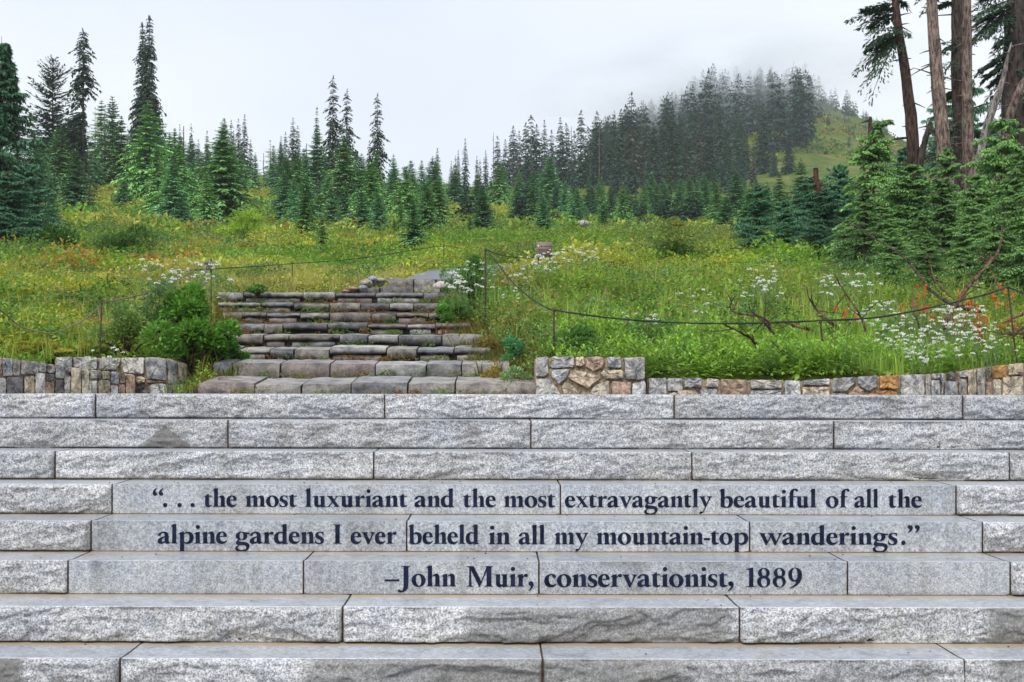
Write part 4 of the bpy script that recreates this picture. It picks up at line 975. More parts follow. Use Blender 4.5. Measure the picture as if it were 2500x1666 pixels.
# ---- middle and right: old spires on the lower slope
G2 = 'dark spires of the old stand below the hill'
for x, y in [(1133, 305), (1290, 300), (1312, 290), (1376, 275)]: T_('snag', x, y, 190, label='bare dead trunk among the dark spires below the hill', group='dead snags below the hill', wide=.75)
ROWT = [(1115, 345), (1142, 312), (1160, 320), (1178, 288), (1192, 300), (1207, 280), (1219, 264), (1232, 285), (1250, 275), (1266, 298), (1286, 268), (1300, 282), (1318, 300), (1334, 252), (1350, 290), (1371, 254), (1392, 282), (1410, 262), (1425, 250), (1437, 238),
        (1450, 210), (1463, 262), (1484, 244), (1500, 280), (1518, 268), (1532, 226), (1545, 240), (1560, 262), (1578, 290), (1594, 218), (1610, 268), (1628, 290), (1650, 228), (1668, 280), (1692, 256), (1712, 300), (1730, 330)]
for i, (x, y) in enumerate(ROWT):
    d = 178 + (i * 37 % 60); k = ['spire0', 'spire1', 'spire3', 'spire4', 'old1', 'spire1', 'old2', 'spire4'][i % 8]
    lb = 'dark narrow spire shoulder to shoulder in the old stand below the hill'
    T_(k, x, y, d, label={1450: 'tallest pointed spire in the old stand below the misty hill', 1594: 'tall broad spire in the right half of the old stand', 1650: 'tall spire beside the grassy gap below the hill'}.get(x, lb), group=G2, wide=[1.2, 1.25, 1.15, 1.3][i % 4])
T_('spire4', 1752, 240, 235, label='big dark spire standing alone against the grassy hillside gap', parts=True, wide=1.35)
T_('spire1', 1812, 300, 225, label='smaller dark spire right of the lone big one below the hill', parts=True, wide=1.6)
T_('spire3', 1778, 330, 225, label='short dark spire between the two free spires below the hill', parts=True, wide=1.5)
T_('spire3', 1700, 262, 210, label='slim spire at the left rim of the grassy gap', wide=1.1)
G3 = 'young firs in the belt below the old stand'
for i in range(46):
    x = 1040 + 860 * (i + rs.uniform(0, 1)) / 46; d = rs.uniform(78, 125)
    if 1120 < x < 1180: d = rs.uniform(115, 135)
    zb = (HY - (float(tz((q(x) - CX) * d / F, d, False)) - EYE) * F / d) / 1.0625
    hh = rs.uniform(55, 98)
    T_(['young0', 'young2', 'hemlock2', 'young1', 'young2', 'hemlock0'][i % 6], x, zb - hh, d, label='short green fir in the belt of young trees below the old dark stand', group=G3, wide=rs.uniform(.8, 1.1))
G4 = 'young firs at the near edge of the belt on the right'
for x, t, b, k in [(1480, 425, 495, 'young2'), (1522, 415, 500, 'young0'), (1560, 430, 505, 'hemlock0'), (1600, 420, 510, 'young2'), (1645, 425, 520, 'hemlock2'), (1690, 400, 520, 'young1'), (1720, 440, 560, 'hemlock1'), (1668, 455, 540, 'young3'), (1440, 440, 500, 'young1'), (1840, 372, 520, 'young2'), (1790, 400, 520, 'hemlock2'), (1760, 430, 545, 'hemlock0'), (1520, 460, 510, 'young3'), (1360, 432, 500, 'young2'), (1190, 430, 490, 'young0')]:
    T_(k, x, t, None, b, label='green young fir at the near edge of the tree belt, right of the meadow centre', group=G4, wide=.95, parts=True)

# ---- hill: forest mass near the misty top is past what one could count
def far_forest(name, spec, seed):
    r = np.random.default_rng(seed); mb = MB()
    lows = [conifer(300 + i, R_=[.17, .2, .15, .22][i], nw=23, nb=6, nbl=2, base=.03, droop=.45, rise=.2, gap=.1, irr=.4, c0=(.013, .040, .030), c1=(.036, .09, .062), blade=.62, width=.5, pw=.55, tr=.01)[0] for i in range(4)]
    data = [(np.concatenate(c.v), np.concatenate(c.f), np.concatenate(c.c)) for c in lows]
    for X, d, h, w_ in spec:
        V, Fc, C = data[r.integers(4)]; a = r.uniform(0, 6.28); c, s = math.cos(a), math.sin(a)
        Vr = np.stack([(V[:, 0] * c - V[:, 1] * s) * h * w_ + X, (V[:, 0] * s + V[:, 1] * c) * h * w_ + d, V[:, 2] * h + float(tz(X, d)) - .2], 1)
        mb.add(Vr, Fc, C * r.uniform(.8, 1.2))
    o = link(name, mb.mesh(name, M_NEEDLE1)); o['kind'] = 'stuff'; return o
rh = np.random.default_rng(8); spec = []
TOPX = [1540, 1565, 1590, 1615, 1637, 1660, 1690, 1720, 1745, 1770, 1800, 1822, 1848, 1868, 1880]
TOPY = [215, 200, 170, 158, 144, 158, 148, 158, 150, 150, 162, 140, 142, 168, 200]
for i in range(250):                      # hilltop wood
    x = rh.uniform(1360, 1888); d = rh.uniform(265, 400) if i % 2 else rh.uniform(350, 402)
    lo = float(np.interp(d, [265, 400], [1, 0]))
    if x > 1700 and x < 1885 and d < 285: continue
    if 1700 < x < 1745 and d < 330: continue
    px = q(x); X = (px - CX) * d / F; zg = float(tz(X, d)); yg = (HY - (zg - EYE) * F / d) / 1.0625
    top = float(np.interp(x, [1360, 1450, 1540] + TOPX[1:], [268, 236, 204] + TOPY[1:]))
    hmax = P(px, q(top + rh.uniform(0, 30)), d)[2] - zg; h = min(hmax, rh.uniform(15, 24)) if d < 350 else hmax
    if h < 5: continue
    spec.append((X, d, h, rh.uniform(.8, 1.25) * min(1, 18 / h)))
for x, y in zip(TOPX, TOPY):
    d = 392; X = (q(x) - CX) * d / F; zg = float(tz(X, d)); spec.append((X, d, max(10, P(q(x), q(y), d)[2] - zg), 1.1))
for i in range(26):                      # right flank skyline and slope
    x = rh.uniform(1885, 2150); d = rh.uniform(388, 402)
    X = (q(x) - CX) * d / F; spec.append((X, d, rh.uniform(3, 7.5) * (1.0 if x < 1980 else .7), 1.1))
for i in range(14):
    x = rh.uniform(1895, 2150); d = rh.uniform(300, 385); spec.append(((q(x) - CX) * d / F, d, rh.uniform(1.5, 3.5), 1.3))
far_forest('far_forest', spec, 3)
spec = []
for i in range(190):                     # scrubby saplings filling the belt, and the wood behind the old spires
    x = rh.uniform(1030, 1960); d = rh.uniform(72, 150)
    if 1110 < x < 1190 and d < 110: continue
    spec.append(((q(x) - CX) * d / F, d, rh.uniform(.9, 2.6), 1.8))
for i in range(70):
    x = rh.uniform(1125, 1735); d = rh.uniform(150, 215)
    X = (q(x) - CX) * d / F; y = float(np.interp(x, [1125, 1300, 1450, 1735], [365, 335, 320, 350])) + rh.uniform(-15, 45)
    spec.append((X, d, P(q(x), q(y), d)[2] - float(tz(X, d)), .85))
far_forest('forest_undergrowth', spec, 4)

# ================================================================== OBJECTS near the right: big trunks, hemlocks
def line_px(pts, d, ds=None):
    return [P(x, y, (d if ds is None else dd)) for (x, y), dd in zip(pts, ds or [d] * len(pts))]
ZA = lambda l: [(1660 + .3571 * x, .3571 * y) for x, y in l]      # right-top crop
ZB = lambda l: [(1660 + .3571 * x, 500 + .3571 * y) for x, y in l]

def spray(cb, tb, p0, p1, r, width=.3, n=260, leaf=.11, c0=(.018, .05, .03), c1=(.06, .12, .06), sag=.2, lw=.32):
    """one needled bough from p0 to p1"""
    p0 = np.array(p0, float); p1 = np.array(p1, float); L = np.linalg.norm(p1 - p0); ax = (p1 - p0) / L
    t = r.uniform(.12, 1, n); lat = norm(np.cross(ax, [0, 0, 1.]))
    s = r.uniform(-1, 1, n); wv = width * L * np.sin(np.clip(t * 1.25, 0, 1) * math.pi * .62 + .2) * (1.15 - t)
    pos = p0 + ax * (L * t)[:, None] + lat * (s * wv)[:, None]; pos[:, 2] -= sag * L * t ** 2 + np.abs(s) * wv * .3 + r.normal(0, .02 * L, n)
    dv = ax[None, :] * r.uniform(.5, 1, (n, 1)) + lat[None, :] * (s * 1.2)[:, None] + np.stack([0 * t, 0 * t, -.15 - .5 * t * sag + r.normal(0, .2, n)], 1)
    m = (r.uniform(0, 1, (n, 1)) * .6 + .4 * np.maximum(t, np.abs(s))[:, None]); col = (np.array(c0) * (1 - m) + np.array(c1) * m) * r.uniform(.75, 1.25, (n, 1))
    up = np.stack([r.normal(0, .35, n), r.normal(0, .35, n), np.ones(n)], 1)
    kites(cb, pos, dv, up, leaf * r.uniform(.6, 1.3, n), leaf * lw * np.ones(n), col, .12)
    tt = np.linspace(0, .95, 6); wp = p0 + ax * (L * tt)[:, None]; wp[:, 2] -= sag * L * tt ** 2
    tube(tb, wp, .022 * L * (1.05 - tt) * .6, (.09, .075, .06), 4)

def big_trunk(pts, widths, d, label, color, cat='tree', name='old_tree', boughs=(), stubs=30, seed=0, patches=(), ds=None, knots=True):
    r = np.random.default_rng(seed); W3 = smooth_path(line_px(pts, d, ds), 26)
    wid = np.interp(np.linspace(0, 1, 26), np.linspace(0, 1, len(widths)), widths) * .3571 * d / F / 2
    o = thing(name, label, cat, tuple(W3[-1] if W3[-1][2] < W3[0][2] else W3[0])); tb = MB(); cb = MB()
    base = np.array(color); cols = np.tile(base, (26 * 12, 1)) * np.repeat(r.uniform(.85, 1.15, (26, 1)), 12, 0)
    for a, b_, side, c in patches:        # bare or fresh wood patches, given as index ranges along the trunk
        for i in range(a, b_):
            for j in range(12):
                if (j - side) % 12 < 4: cols[i * 12 + j] = np.array(c)
    tube(tb, W3, wid, cols, 12, 0, .06, r)
    for k in range(stubs):
        i = r.integers(1, 24); a = r.uniform(0, 6.28); l = r.uniform(.08, .4) * (1 if r.random() < .75 else 1.8)
        e = np.array([math.cos(a), math.sin(a) * .5, r.uniform(-.5, .35)]); p = W3[i] + e * wid[i] * .7
        tube(tb, [p, p + e * l * .5, p + e * l + np.array([0, 0, -.05 * l])], [.02, .013, .005], base * .75, 4)
    for (x0, y0), (x1, y1), n in boughs:
        a = P(x0, y0, d); b = P(x1, y1, d - r.uniform(-.9, .9))
        spray(cb, tb, a, b, r, .34, n, .13)
        for q_ in range(2):
            b2 = b + r.normal(0, .25, 3) * np.linalg.norm(b - a); spray(cb, tb, a, b2, r, .3, n // 2, .13)
    add_child(link('trunk', tb.mesh('trunk', M_BARK, True)), o)
    if cb.v: add_child(link('crown', cb.mesh('crown', M_NEEDLE1)), o)
    return o
DKB = (.075, .045, .036); GRB = (.20, .155, .135); GR2 = (.17, .13, .115); GREYW = (.22, .20, .20)
def bz(*l): return [((1660 + .3571 * a, .3571 * b), (1660 + .3571 * c, .3571 * e), n) for a, b, c, e, n in l]
TD = 31
big_trunk(ZA([(1455, -700), (1465, -250), (1470, 0), (1490, 200), (1530, 450), (1570, 750), (1590, 1000), (1602, 1250), (1605, 1560)]), [30, 42, 50, 55, 66, 76, 84, 84, 90], TD,
  'leftmost tall trunk, dark brown and leaning, two ragged needle clumps on its left', DKB, seed=1,
  boughs=bz((1470, 60, 1290, 40, 260), (1470, 20, 1240, 30, 200), (1480, 90, 1300, 150, 240), (1480, -60, 1300, -60, 220), (1470, 220, 1270, 310, 260), (1480, 240, 1300, 370, 240), (1480, 260, 1330, 430, 200), (1475, 200, 1290, 260, 220), (1470, -10, 1540, 20, 60), (1470, -220, 1290, -200, 200), (1470, -380, 1620, -330, 200), (1470, -500, 1330, -480, 160)))
big_trunk(ZA([(1700, -700), (1708, -250), (1716, 0), (1735, 280), (1758, 560), (1780, 800), (1800, 1000), (1815, 1180), (1822, 1540)]), [50, 62, 68, 76, 86, 92, 100, 100, 105], TD - 1.5,
  'thick grey brown dead trunk with orange peeled patches, second of the tall trunks', GRB, seed=2, stubs=44, cat='dead tree', name='dead_tree',
  patches=[(14, 17, 8, (.42, .20, .07)), (18, 21, 6, (.13, .08, .06)), (19, 23, 9, (.50, .27, .09))])
big_trunk(ZA([(1890, -700), (1888, 0), (1892, 400), (1900, 800), (1915, 1100), (1922, 1560)]), [60, 76, 78, 80, 84, 90], TD + 2.5,
  'straight dark trunk half hidden behind the slim grey trunk', (.075, .055, .05), seed=3, stubs=30,
  boughs=bz((1870, 300, 1800, 330, 90), (1870, -150, 1740, -60, 180), (1870, 10, 1770, 30, 120), (1860, 420, 1800, 420, 70), (1890, 820, 1800, 860, 120), (1880, 620, 1800, 650, 120), (1890, -350, 2050, -300, 160)))
big_trunk(ZA([(1957, -700), (1957, 0), (1958, 400), (1962, 800), (1972, 1150), (1985, 1480), (1990, 1600)]), [40, 58, 66, 76, 84, 92, 96], TD - 1,
  'slim straight grey dead trunk in the middle of the tall trunks', GR2, seed=4, stubs=50, cat='dead tree', name='dead_tree')
big_trunk(ZA([(2262, 292), (2235, 400), (2205, 540), (2160, 680), (2100, 850), (2060, 1000), (2035, 1150), (2022, 1300), (2045, 1420), (2092, 1570)]), [6, 24, 36, 46, 52, 50, 52, 56, 50, 46], TD - 4,
  'smooth grey dead snag leaning right with a pointed broken top', GREYW, seed=5, stubs=8, cat='dead tree', name='dead_tree')
big_trunk(ZA([(2330, -700), (2300, -100), (2285, 200), (2272, 500), (2270, 800), (2290, 1100), (2300, 1560)]), [110, 125, 130, 135, 140, 150, 160], TD + 1,
  'massive almost black trunk with drooping dark boughs at the right edge', (.055, .042, .04), seed=6, stubs=20,
  boughs=bz((2260, 40, 2020, 120, 320), (2260, 0, 2010, 60, 300), (2250, 90, 1990, 220, 300), (2270, -60, 2050, -40, 260), (2260, 100, 2080, 190, 220), (2260, 400, 2060, 520, 300), (2260, 350, 2100, 420, 240), (2250, 480, 2110, 560, 200), (2255, 230, 2160, 290, 150),
     (2300, 150, 2420, 250, 260), (2300, 300, 2420, 380, 260), (2300, 450, 2430, 560, 260), (2290, 20, 2430, 60, 240), (2280, 900, 2140, 960, 260), (2280, 800, 2110, 820, 260), (2280, 1000, 2130, 1100, 260), (2300, 700, 2420, 800, 240)))
big_trunk(ZA([(2480, 380), (2400, 480), (2340, 570), (2290, 680), (2250, 800), (2225, 920), (2190, 1080), (2150, 1250), (2120, 1400)]), [30, 40, 46, 50, 56, 60, 56, 50, 40], TD - 3,
  'weathered brown snag leaning out past the right photo edge', (.17, .125, .115), seed=7, stubs=10, cat='dead tree', name='dead_tree')
big_trunk(ZA([(1712, 835), (1690, 900), (1668, 980), (1650, 1060), (1638, 1180)]), [22, 36, 40, 40, 40], TD - 1,
  'short dark stump slanting between the two left trunks', (.06, .05, .045), seed=8, stubs=6, cat='dead tree', name='dead_tree')
big_trunk(ZA([(925, 1150), (930, 1220), (950, 1320)]), [34, 34, 34], 25, 'reddish brown broken stump poking out of the dark fir clump', (.08, .042, .032), seed=9, stubs=2, cat='stump', name='stump')
big_trunk(ZA([(1298, 800), (1300, 880), (1305, 960), (1300, 1100)]), [20, 36, 38, 40], 22.5, 'dark broken stump inside the hemlock with the bent top', (.07, .042, .036), seed=10, stubs=4, cat='stump', name='stump')

def near_conifer(seed, nbr=150, nt=15, nl=6, R_=.38, base=.02, pw=.8, c0=(.02, .075, .018), c1=(.29, .52, .16), droop=.3, bent=0., lsz=1., rise=.5):
    r = np.random.default_rng(seed); cb = MB(); tb = MB(); c0 = np.array(c0); c1 = np.array(c1)
    zs = np.linspace(0, 1, 12); cx = bent * np.maximum(0, zs - .75) ** 1.4; cz = zs - abs(bent) * np.maximum(0, zs - .88) * 1.0
    tube(tb, np.stack([cx, 0 * cx, cz], 1), .014 * (1 - zs * .93), (.10, .07, .055), 6)
    H_ = base + (.96 - base) * r.uniform(0, 1, nbr) ** 1.15; A_ = r.uniform(0, 6.28, nbr); tt = (H_ - base) / (1 - base)
    L_ = R_ * ((1 - tt) ** pw + .05) * (1 + .7 * (vnoise(H_ * 9, A_ * 1.3, seed) - .5)) * r.uniform(.45, 1.25, nbr)
    pitch = rise * (tt * 1.3 - .35) + r.normal(0, .13, nbr)
    bx = bent * np.maximum(0, H_ - .75) ** 1.4; hz = H_ - abs(bent) * np.maximum(0, H_ - .88)
    T2 = (np.arange(nt) + .5) / nt
    for i in range(nbr):
        t = np.repeat(np.clip(T2 + r.normal(0, .02, nt), .08, 1), 2); sg = np.tile([-1, 1], nt)
        ax = np.array([math.cos(A_[i]), math.sin(A_[i])]); lt = np.array([-ax[1], ax[0]])
        rad = L_[i] * t * math.cos(pitch[i]); z = hz[i] + L_[i] * (math.sin(pitch[i]) * t - droop * t * t)
        tw = L_[i] * .42 * (1.05 - t) ** .8 * r.uniform(.7, 1.2, 2 * nt) + .008
        u = (np.arange(nl) + .6) / nl
        tx = rad[:, None] + tw[:, None] * u[None] * .55; ly = sg[:, None] * tw[:, None] * u[None] * .85; zz = z[:, None] - tw[:, None] * u[None] ** 2 * .35
        px_ = ax[0] * tx + lt[0] * ly + bx[i]; py_ = ax[1] * tx + lt[1] * ly
        pos = np.stack([px_, py_, zz + r.normal(0, .003, zz.shape)], -1).reshape(-1, 3); n = len(pos)
        s2 = np.repeat(sg, nl); u2 = np.tile(u, 2 * nt); t2 = np.repeat(t, nl)
        f = .55 + r.normal(0, .35, n); g = s2 * (.85 + r.normal(0, .35, n))
        dv = np.stack([ax[0] * f + lt[0] * g, ax[1] * f + lt[1] * g, -.25 - .35 * u2 + r.normal(0, .15, n)], 1)
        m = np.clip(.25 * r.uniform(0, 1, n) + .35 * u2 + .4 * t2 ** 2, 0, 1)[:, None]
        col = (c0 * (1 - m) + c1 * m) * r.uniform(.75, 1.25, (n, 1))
        up = np.stack([r.normal(0, .35, n), r.normal(0, .35, n), np.ones(n)], 1)
        kites(cb, pos, dv, up, lsz * .026 * r.uniform(.6, 1.3, n), lsz * .0085, col, .15)
        e = np.array([ax[0] * math.cos(pitch[i]), ax[1] * math.cos(pitch[i]), math.sin(pitch[i])]); ts = np.array([0, .5, .95])
        bp = np.array([bx[i], 0, hz[i]]) + e * (L_[i] * ts)[:, None]; bp[:, 2] -= droop * L_[i] * ts ** 2
        tube(tb, bp, [.0035, .0022, .0008], (.10, .07, .05), 3)
    return cb.mesh('crown', M_NEEDLE), tb.mesh('trunk', M_BARK)
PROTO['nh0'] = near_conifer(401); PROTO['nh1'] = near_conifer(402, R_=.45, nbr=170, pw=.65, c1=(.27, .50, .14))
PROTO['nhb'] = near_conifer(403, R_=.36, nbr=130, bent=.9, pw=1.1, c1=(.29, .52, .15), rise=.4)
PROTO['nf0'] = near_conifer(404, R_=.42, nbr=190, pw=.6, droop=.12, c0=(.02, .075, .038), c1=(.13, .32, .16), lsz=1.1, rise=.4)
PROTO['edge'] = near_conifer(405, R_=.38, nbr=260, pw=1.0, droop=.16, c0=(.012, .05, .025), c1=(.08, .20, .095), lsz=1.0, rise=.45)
T_ = tree
T_('edge', 2, 84, 42, label='big dense dark green fir cut by the left photo edge', parts=True, wide=.9)
T_('nf0', 62, 372, 33, label='small dark fir at the foot of the big edge fir', parts=True, wide=1.0)
T_('nf0', 20, 395, 30, label='low dark fir cut by the left edge under the big one', parts=True, wide=1.2)
G5 = 'soft green hemlocks below the tall trunks'
def N_(k, x, top, d, w_, lb, rot=None, grp=G5): return tree(k, x, top, d, None, lb, grp, w_, True, 'hemlock_tree' if k[1] == 'h' else 'fir_tree', 'tree', rot)
N_('nhb', 2006, 238, 22, .95, 'green hemlock whose thin top bends over to the right', 0)
N_('nh1', 2085, 372, 20.5, 1.25, 'broad pale green hemlock below the leftmost tall trunk')
N_('nh0', 2165, 405, 19.5, 1.25, 'pale hemlock in front of the orange patched trunk')
N_('nh0', 2178, 330, 24, .8, 'slender hemlock top rising against the orange patched trunk')
N_('nh1', 2235, 470, 18.5, 1.1, 'low spreading hemlock under the slim grey trunk')
N_('nh1', 2300, 262, 20.5, .85, 'tall yellow green hemlock before the black trunk at the right edge')
N_('nh0', 2345, 330, 18.5, .9, 'tall hemlock cut by the right photo edge')
N_('nh1', 2392, 400, 16.5, 1.0, 'hemlock mostly outside the right photo edge')
N_('nh0', 2120, 480, 17.6, 1.1, 'low hemlock in front of the broad pale one')
N_('nh1', 2025, 470, 18.8, 1.3, 'bushy hemlock at the left foot of the hemlock group')
for x, t, d, w_, lb in [(1985, 430, 17.5, 1.1, 'hemlock whose low boughs spread left over the far ropes'), (2050, 520, 15.6, 1.25, 'low hemlock boughs behind the long dark bough'), (2130, 545, 14.6, 1.3, 'low hemlock just above the white flower row'),
    (2215, 520, 14.4, 1.2, 'low hemlock in the shade left of the big brown branch'), (2290, 500, 14.0, 1.2, 'low dark hemlock behind the big brown branch'), (2365, 470, 13.6, 1.2, 'low hemlock behind the red flowers at the right edge'),
    (1950, 500, 19.5, 1.2, 'low hemlock at the left rim of the hemlock group'), (2330, 400, 17.0, 1.0, 'middle hemlock near the right edge, below the black trunk'), (2240, 395, 20.0, .9, 'hemlock in front of the slim grey trunk base')]:
    N_('nh0' if int(x) % 2 else 'nh1', x, t, d, w_, lb)
N_('nf0', 1862, 398, 26, .95, 'dark blue green fir clump with brown stumps, left of the hemlocks')
N_('nf0', 1930, 372, 27, .85, 'dark fir squeezed between the fir clump and the bent hemlock')
N_('nf0', 1892, 430, 23, 1.0, 'low dark fir in front of the fir clump')
N_('nf0', 1738, 420, 23, .9, 'dark pyramid fir standing left of the fir clump')
N_('nf0', 1800, 455, 24.5, 1.0, 'low dark fir between the pyramid fir and the fir clump')
N_('nf0', 2170, 205, 40, .6, 'dark green fir seen between the two left trunks', grp='dark firs behind the tall trunks')
N_('nf0', 2215, 150, 42, .55, 'dark fir seen between the grey trunk and the leaning snag', grp='dark firs behind the tall trunks')
N_('nf0', 2345, 120, 38, .7, 'dark fir filling the right edge behind the black trunk', grp='dark firs behind the tall trunks')
N_('nf0', 2262, 260, 36, .8, 'dark fir behind the leaning grey snag', grp='dark firs behind the tall trunks')
N_('nf0', 2075, 330, 36, .8, 'dark fir behind the leftmost tall trunk', grp='dark firs behind the tall trunks')
N_('nf0', 2120, 395, 30, 1.0, 'squat dark fir among the trunk bases', grp='dark firs behind the tall trunks')

# ================================================================== MEADOW vegetation
rv = np.random.default_rng(77)
def patch_color(x, y, r, n=None):
    """plant colour by patches of different species; deep patches also paint shadow between shrubs"""
    a = fbm(x / 1.6 + 3, y / 2.4, 31, 4); b = fbm(x / 4.0, y / 6.0 + 9, 47, 3); c = fbm(x / .7, y / .9, 61, 3)
    col = np.tile(np.array([.20, .345, .045]), (len(x), 1))
    def put(mask, cc, f=1.): 
        nonlocal col; m = (mask * f)[:, None]; col = col * (1 - m) + np.array(cc) * m
    put(sm(a, .50, .62), (.30, .43, .055)); put(sm(1 - a, .50, .58), (.07, .175, .028)); put(sm(b, .50, .60), (.35, .35, .10), .65)
    put(sm(1 - b, .56, .66), (.13, .31, .04), .85); put(sm(c, .68, .78), (.44, .38, .07), .7); put(sm(1 - c, .69, .77), (.34, .19, .05), .8)
    px_ = CX + x * F / y; g = fbm(x / 6, y / 9 + 4, 71, 3); put(sm(g, .52, .60), (.10, .22, .032), .75); put(sm(1 - g, .55, .64), (.36, .42, .06), .6)  # broad deep patches, partly painted shadow between the shrubs
    col = col * np.array([1.42, 1.25, .95])
    put(sm(px_, 40, 90) * (1 - sm(px_, 480, 560)) * sm(y, 20, 22) * (1 - sm(y, 29, 33)) * sm(c, .48, .62), (.55, .24, .05), .8)
    return col * r.uniform(.75, 1.25, (len(x), 1))

def clumps(mb, X, Y, rad, hgt, nleaf, leaf, lw, col, r, spread=1., upb=.5, zoff=0., var=.25, zf=None):
    """dome shaped plants, arrays over plants"""
    n = len(X); N = n * nleaf; k = np.repeat(np.arange(n), nleaf)
    rho = np.sqrt(r.uniform(0, 1, N)); a = r.uniform(0, 6.28, N); x = X[k] + rad[k] * rho * np.cos(a); y = Y[k] + rad[k] * rho * np.sin(a)
    hh = hgt[k] * np.sqrt(np.maximum(0, 1.02 - rho ** 2)) * np.where(r.random(N) < .7, r.uniform(.75, 1.08, N), r.uniform(.15, .8, N))
    z = (tz(x, y) if zf is None else zf(x, y)) + hh + zoff
    dv = np.stack([np.cos(a) * rho + r.normal(0, .6, N), np.sin(a) * rho + r.normal(0, .6, N), np.full(N, upb) + r.normal(0, .45, N)], 1)
    up = np.stack([r.normal(0, .5, N), r.normal(0, .5, N), np.ones(N)], 1)
    kites(mb, np.stack([x, y, z], 1), dv, up, leaf[k] * r.uniform(.6, 1.35, N), leaf[k] * lw * r.uniform(.8, 1.2, N), col[k] * r.uniform(1 - var, 1 + var, (N, 1)), .12)

def clear_of(px, y):
    ok = np.ones(len(px), bool)
    for o in sc.objects:
        if o.get('group') in ('young conifers standing free in the meadow', 'young firs at the near edge of the belt on the right'):
            tp = CX + o.location.x * F / o.location.y
            ok &= ~((np.abs(px - tp) < 34) & (y > o.location.y * .72) & (y < o.location.y + .8))
    return ok
def sample_region(n, d0, d1, r, p0=-450, p1=2950):
    d = np.sqrt(r.uniform(d0 ** 2, d1 ** 2, n)); px = r.uniform(p0, p1, n); x = (px - CX) * d / F
    keep = ~((px > 1985) & (d > 13.6) & (d < 40)) & (~in_stair(x, d, .02)) & (~on_path(x, d, .12)) & (d > front_d(px) + .24)
    return x[keep], d[keep], px[keep]

# near shrubs and herbs
mb = MB(); x, y, px = sample_region(4600, 8.9, 19.5, rv)
col = patch_color(x, y, rv); left = sm(-px, -620, -420)
yel = (left * sm(fbm(x / .8, y / .8, 5), .42, .6))[:, None]; col = col * (1 - yel * .7) + np.array([.50, .46, .05]) * yel * .7
edge = (sm(px, 1040, 1090) * (1 - sm(px, 1260, 1420)) * (y < 14.5) * sm(fbm(x / .5, y / .6, 8), .40, .55))[:, None]
col = col * (1 - edge * .75) + np.array([.34, .23, .06]) * edge * .75
bright = (sm(px, 1500, 1650) * (1 - sm(y, 10.2, 12.5)))[:, None]; col = col * (1 - bright * .6) + np.array([.27, .46, .06]) * bright * .6
hz = rv.uniform(.07, .18, len(x)) * (.5 + 1.5 * sm(fbm(x / .7, y / .9, 3), .38, .64)) * np.where((px > 480) & (px < 1000) & (y > 15.5), .45, 1)
hz = hz * (.35 + .65 * sm(fbm(x / .45, y / .45, 91), .34, .46)) * np.where(y < front_d(px) + 1.2, .8, 1) * (1 - .62 * sm(px, 1720, 1800) * (1 - sm(px, 2440, 2520)) * (1 - sm(y, 11.2, 12.0)))
clumps(mb, x, y, rv.uniform(.13, .27, len(x)), hz, 42, rv.uniform(.036, .066, len(x)), .5, col, rv, upb=.35, var=.16)
xs_, ys_, ps_ = sample_region(230, 10.3, 20, rv, -300, 2800); cs = np.array([[.09, .23, .035], [.07, .17, .03], [.17, .34, .045], [.16, .27, .09], [.26, .36, .05]])[rv.integers(5, size=len(xs_))] * rv.uniform(.8, 1.2, (len(xs_), 1))
clumps(mb, xs_, ys_, rv.uniform(.25, .5, len(xs_)), rv.uniform(.16, .30, len(xs_)), 300, rv.uniform(.035, .055, len(xs_)), .52, cs, rv, upb=.2)
kind(link('meadow_plants', mb.mesh('meadow_plants', M_LEAF)), 'stuff')
# long leaved bright herbs right of the stair
def herbs(mb, X, Y, r, h, nst, nl, leaf, col, lw=.25, lean=.25):
    for xx, yy, hh, c in zip(X, Y, h, col):
        for s_ in range(nst):
            a0 = r.uniform(0, 6.28); bx, by = xx + r.normal(0, .05), yy + r.normal(0, .05); b0 = float(tz(bx, by)) - .02
            ln = r.normal(0, lean, 2); t = (np.arange(nl) + 1) / nl; hs = hh * r.uniform(.75, 1.15)
            px_ = bx + ln[0] * hs * t ** 2; py_ = by + ln[1] * hs * t ** 2; pz = b0 + hs * t
            a = a0 + np.arange(nl) * 2.4; el = .25 + .7 * t ** 2
            dv = np.stack([np.cos(a) * np.cos(el), np.sin(a) * np.cos(el), np.sin(el)], 1)
            kites(mb, np.stack([px_, py_, pz], 1), dv, [0, 0, 1.], leaf * (1.1 - .5 * t) * r.uniform(.8, 1.2, nl), leaf * lw, c * r.uniform(.75, 1.25, (nl, 1)), .35, .5)
            kites(mb, [[bx, by, b0]], [[ln[0] * hs, ln[1] * hs, hs]], [0, 1., 0], hs, .003, c * .45, 0)
mb = MB(); n = 760; px = rv.uniform(1330, 2800, n); d = front_d(px) + .2 + 2.5 * rv.uniform(0, 1, n) ** 1.3; xx = (px - CX) * d / F; k = (d > front_d(px) + .22)
cc = np.where(rv.random((n, 1)) < .7, np.array([[.28, .48, .06]]), np.array([[.17, .33, .07]])) * rv.uniform(.8, 1.2, (n, 1))
hh_ = rv.uniform(.12, .26, n) * (1 - .5 * sm(px, 1720, 1800) * sm(d - front_d(px), .5, .9)); herbs(mb, xx[k], d[k], rv, hh_[k], 3, 14, .085, cc[k], .22)
n = 260; d = rv.uniform(9.2, 13.5, n); px = rv.uniform(1120, 1330, n); xx = (px - CX) * d / F; k = (~in_stair(xx, d, .05)) & (d > front_d(px) + .3)
herbs(mb, xx[k], d[k], rv, rv.uniform(.15, .3, n)[k], 2, 12, .06, (np.array([[.22, .36, .10]]) * rv.uniform(.7, 1.2, (n, 1)))[k])
n = 300; d = rv.uniform(11.6, 17, n); px = rv.uniform(1150, 2500, n); xx = (px - CX) * d / F
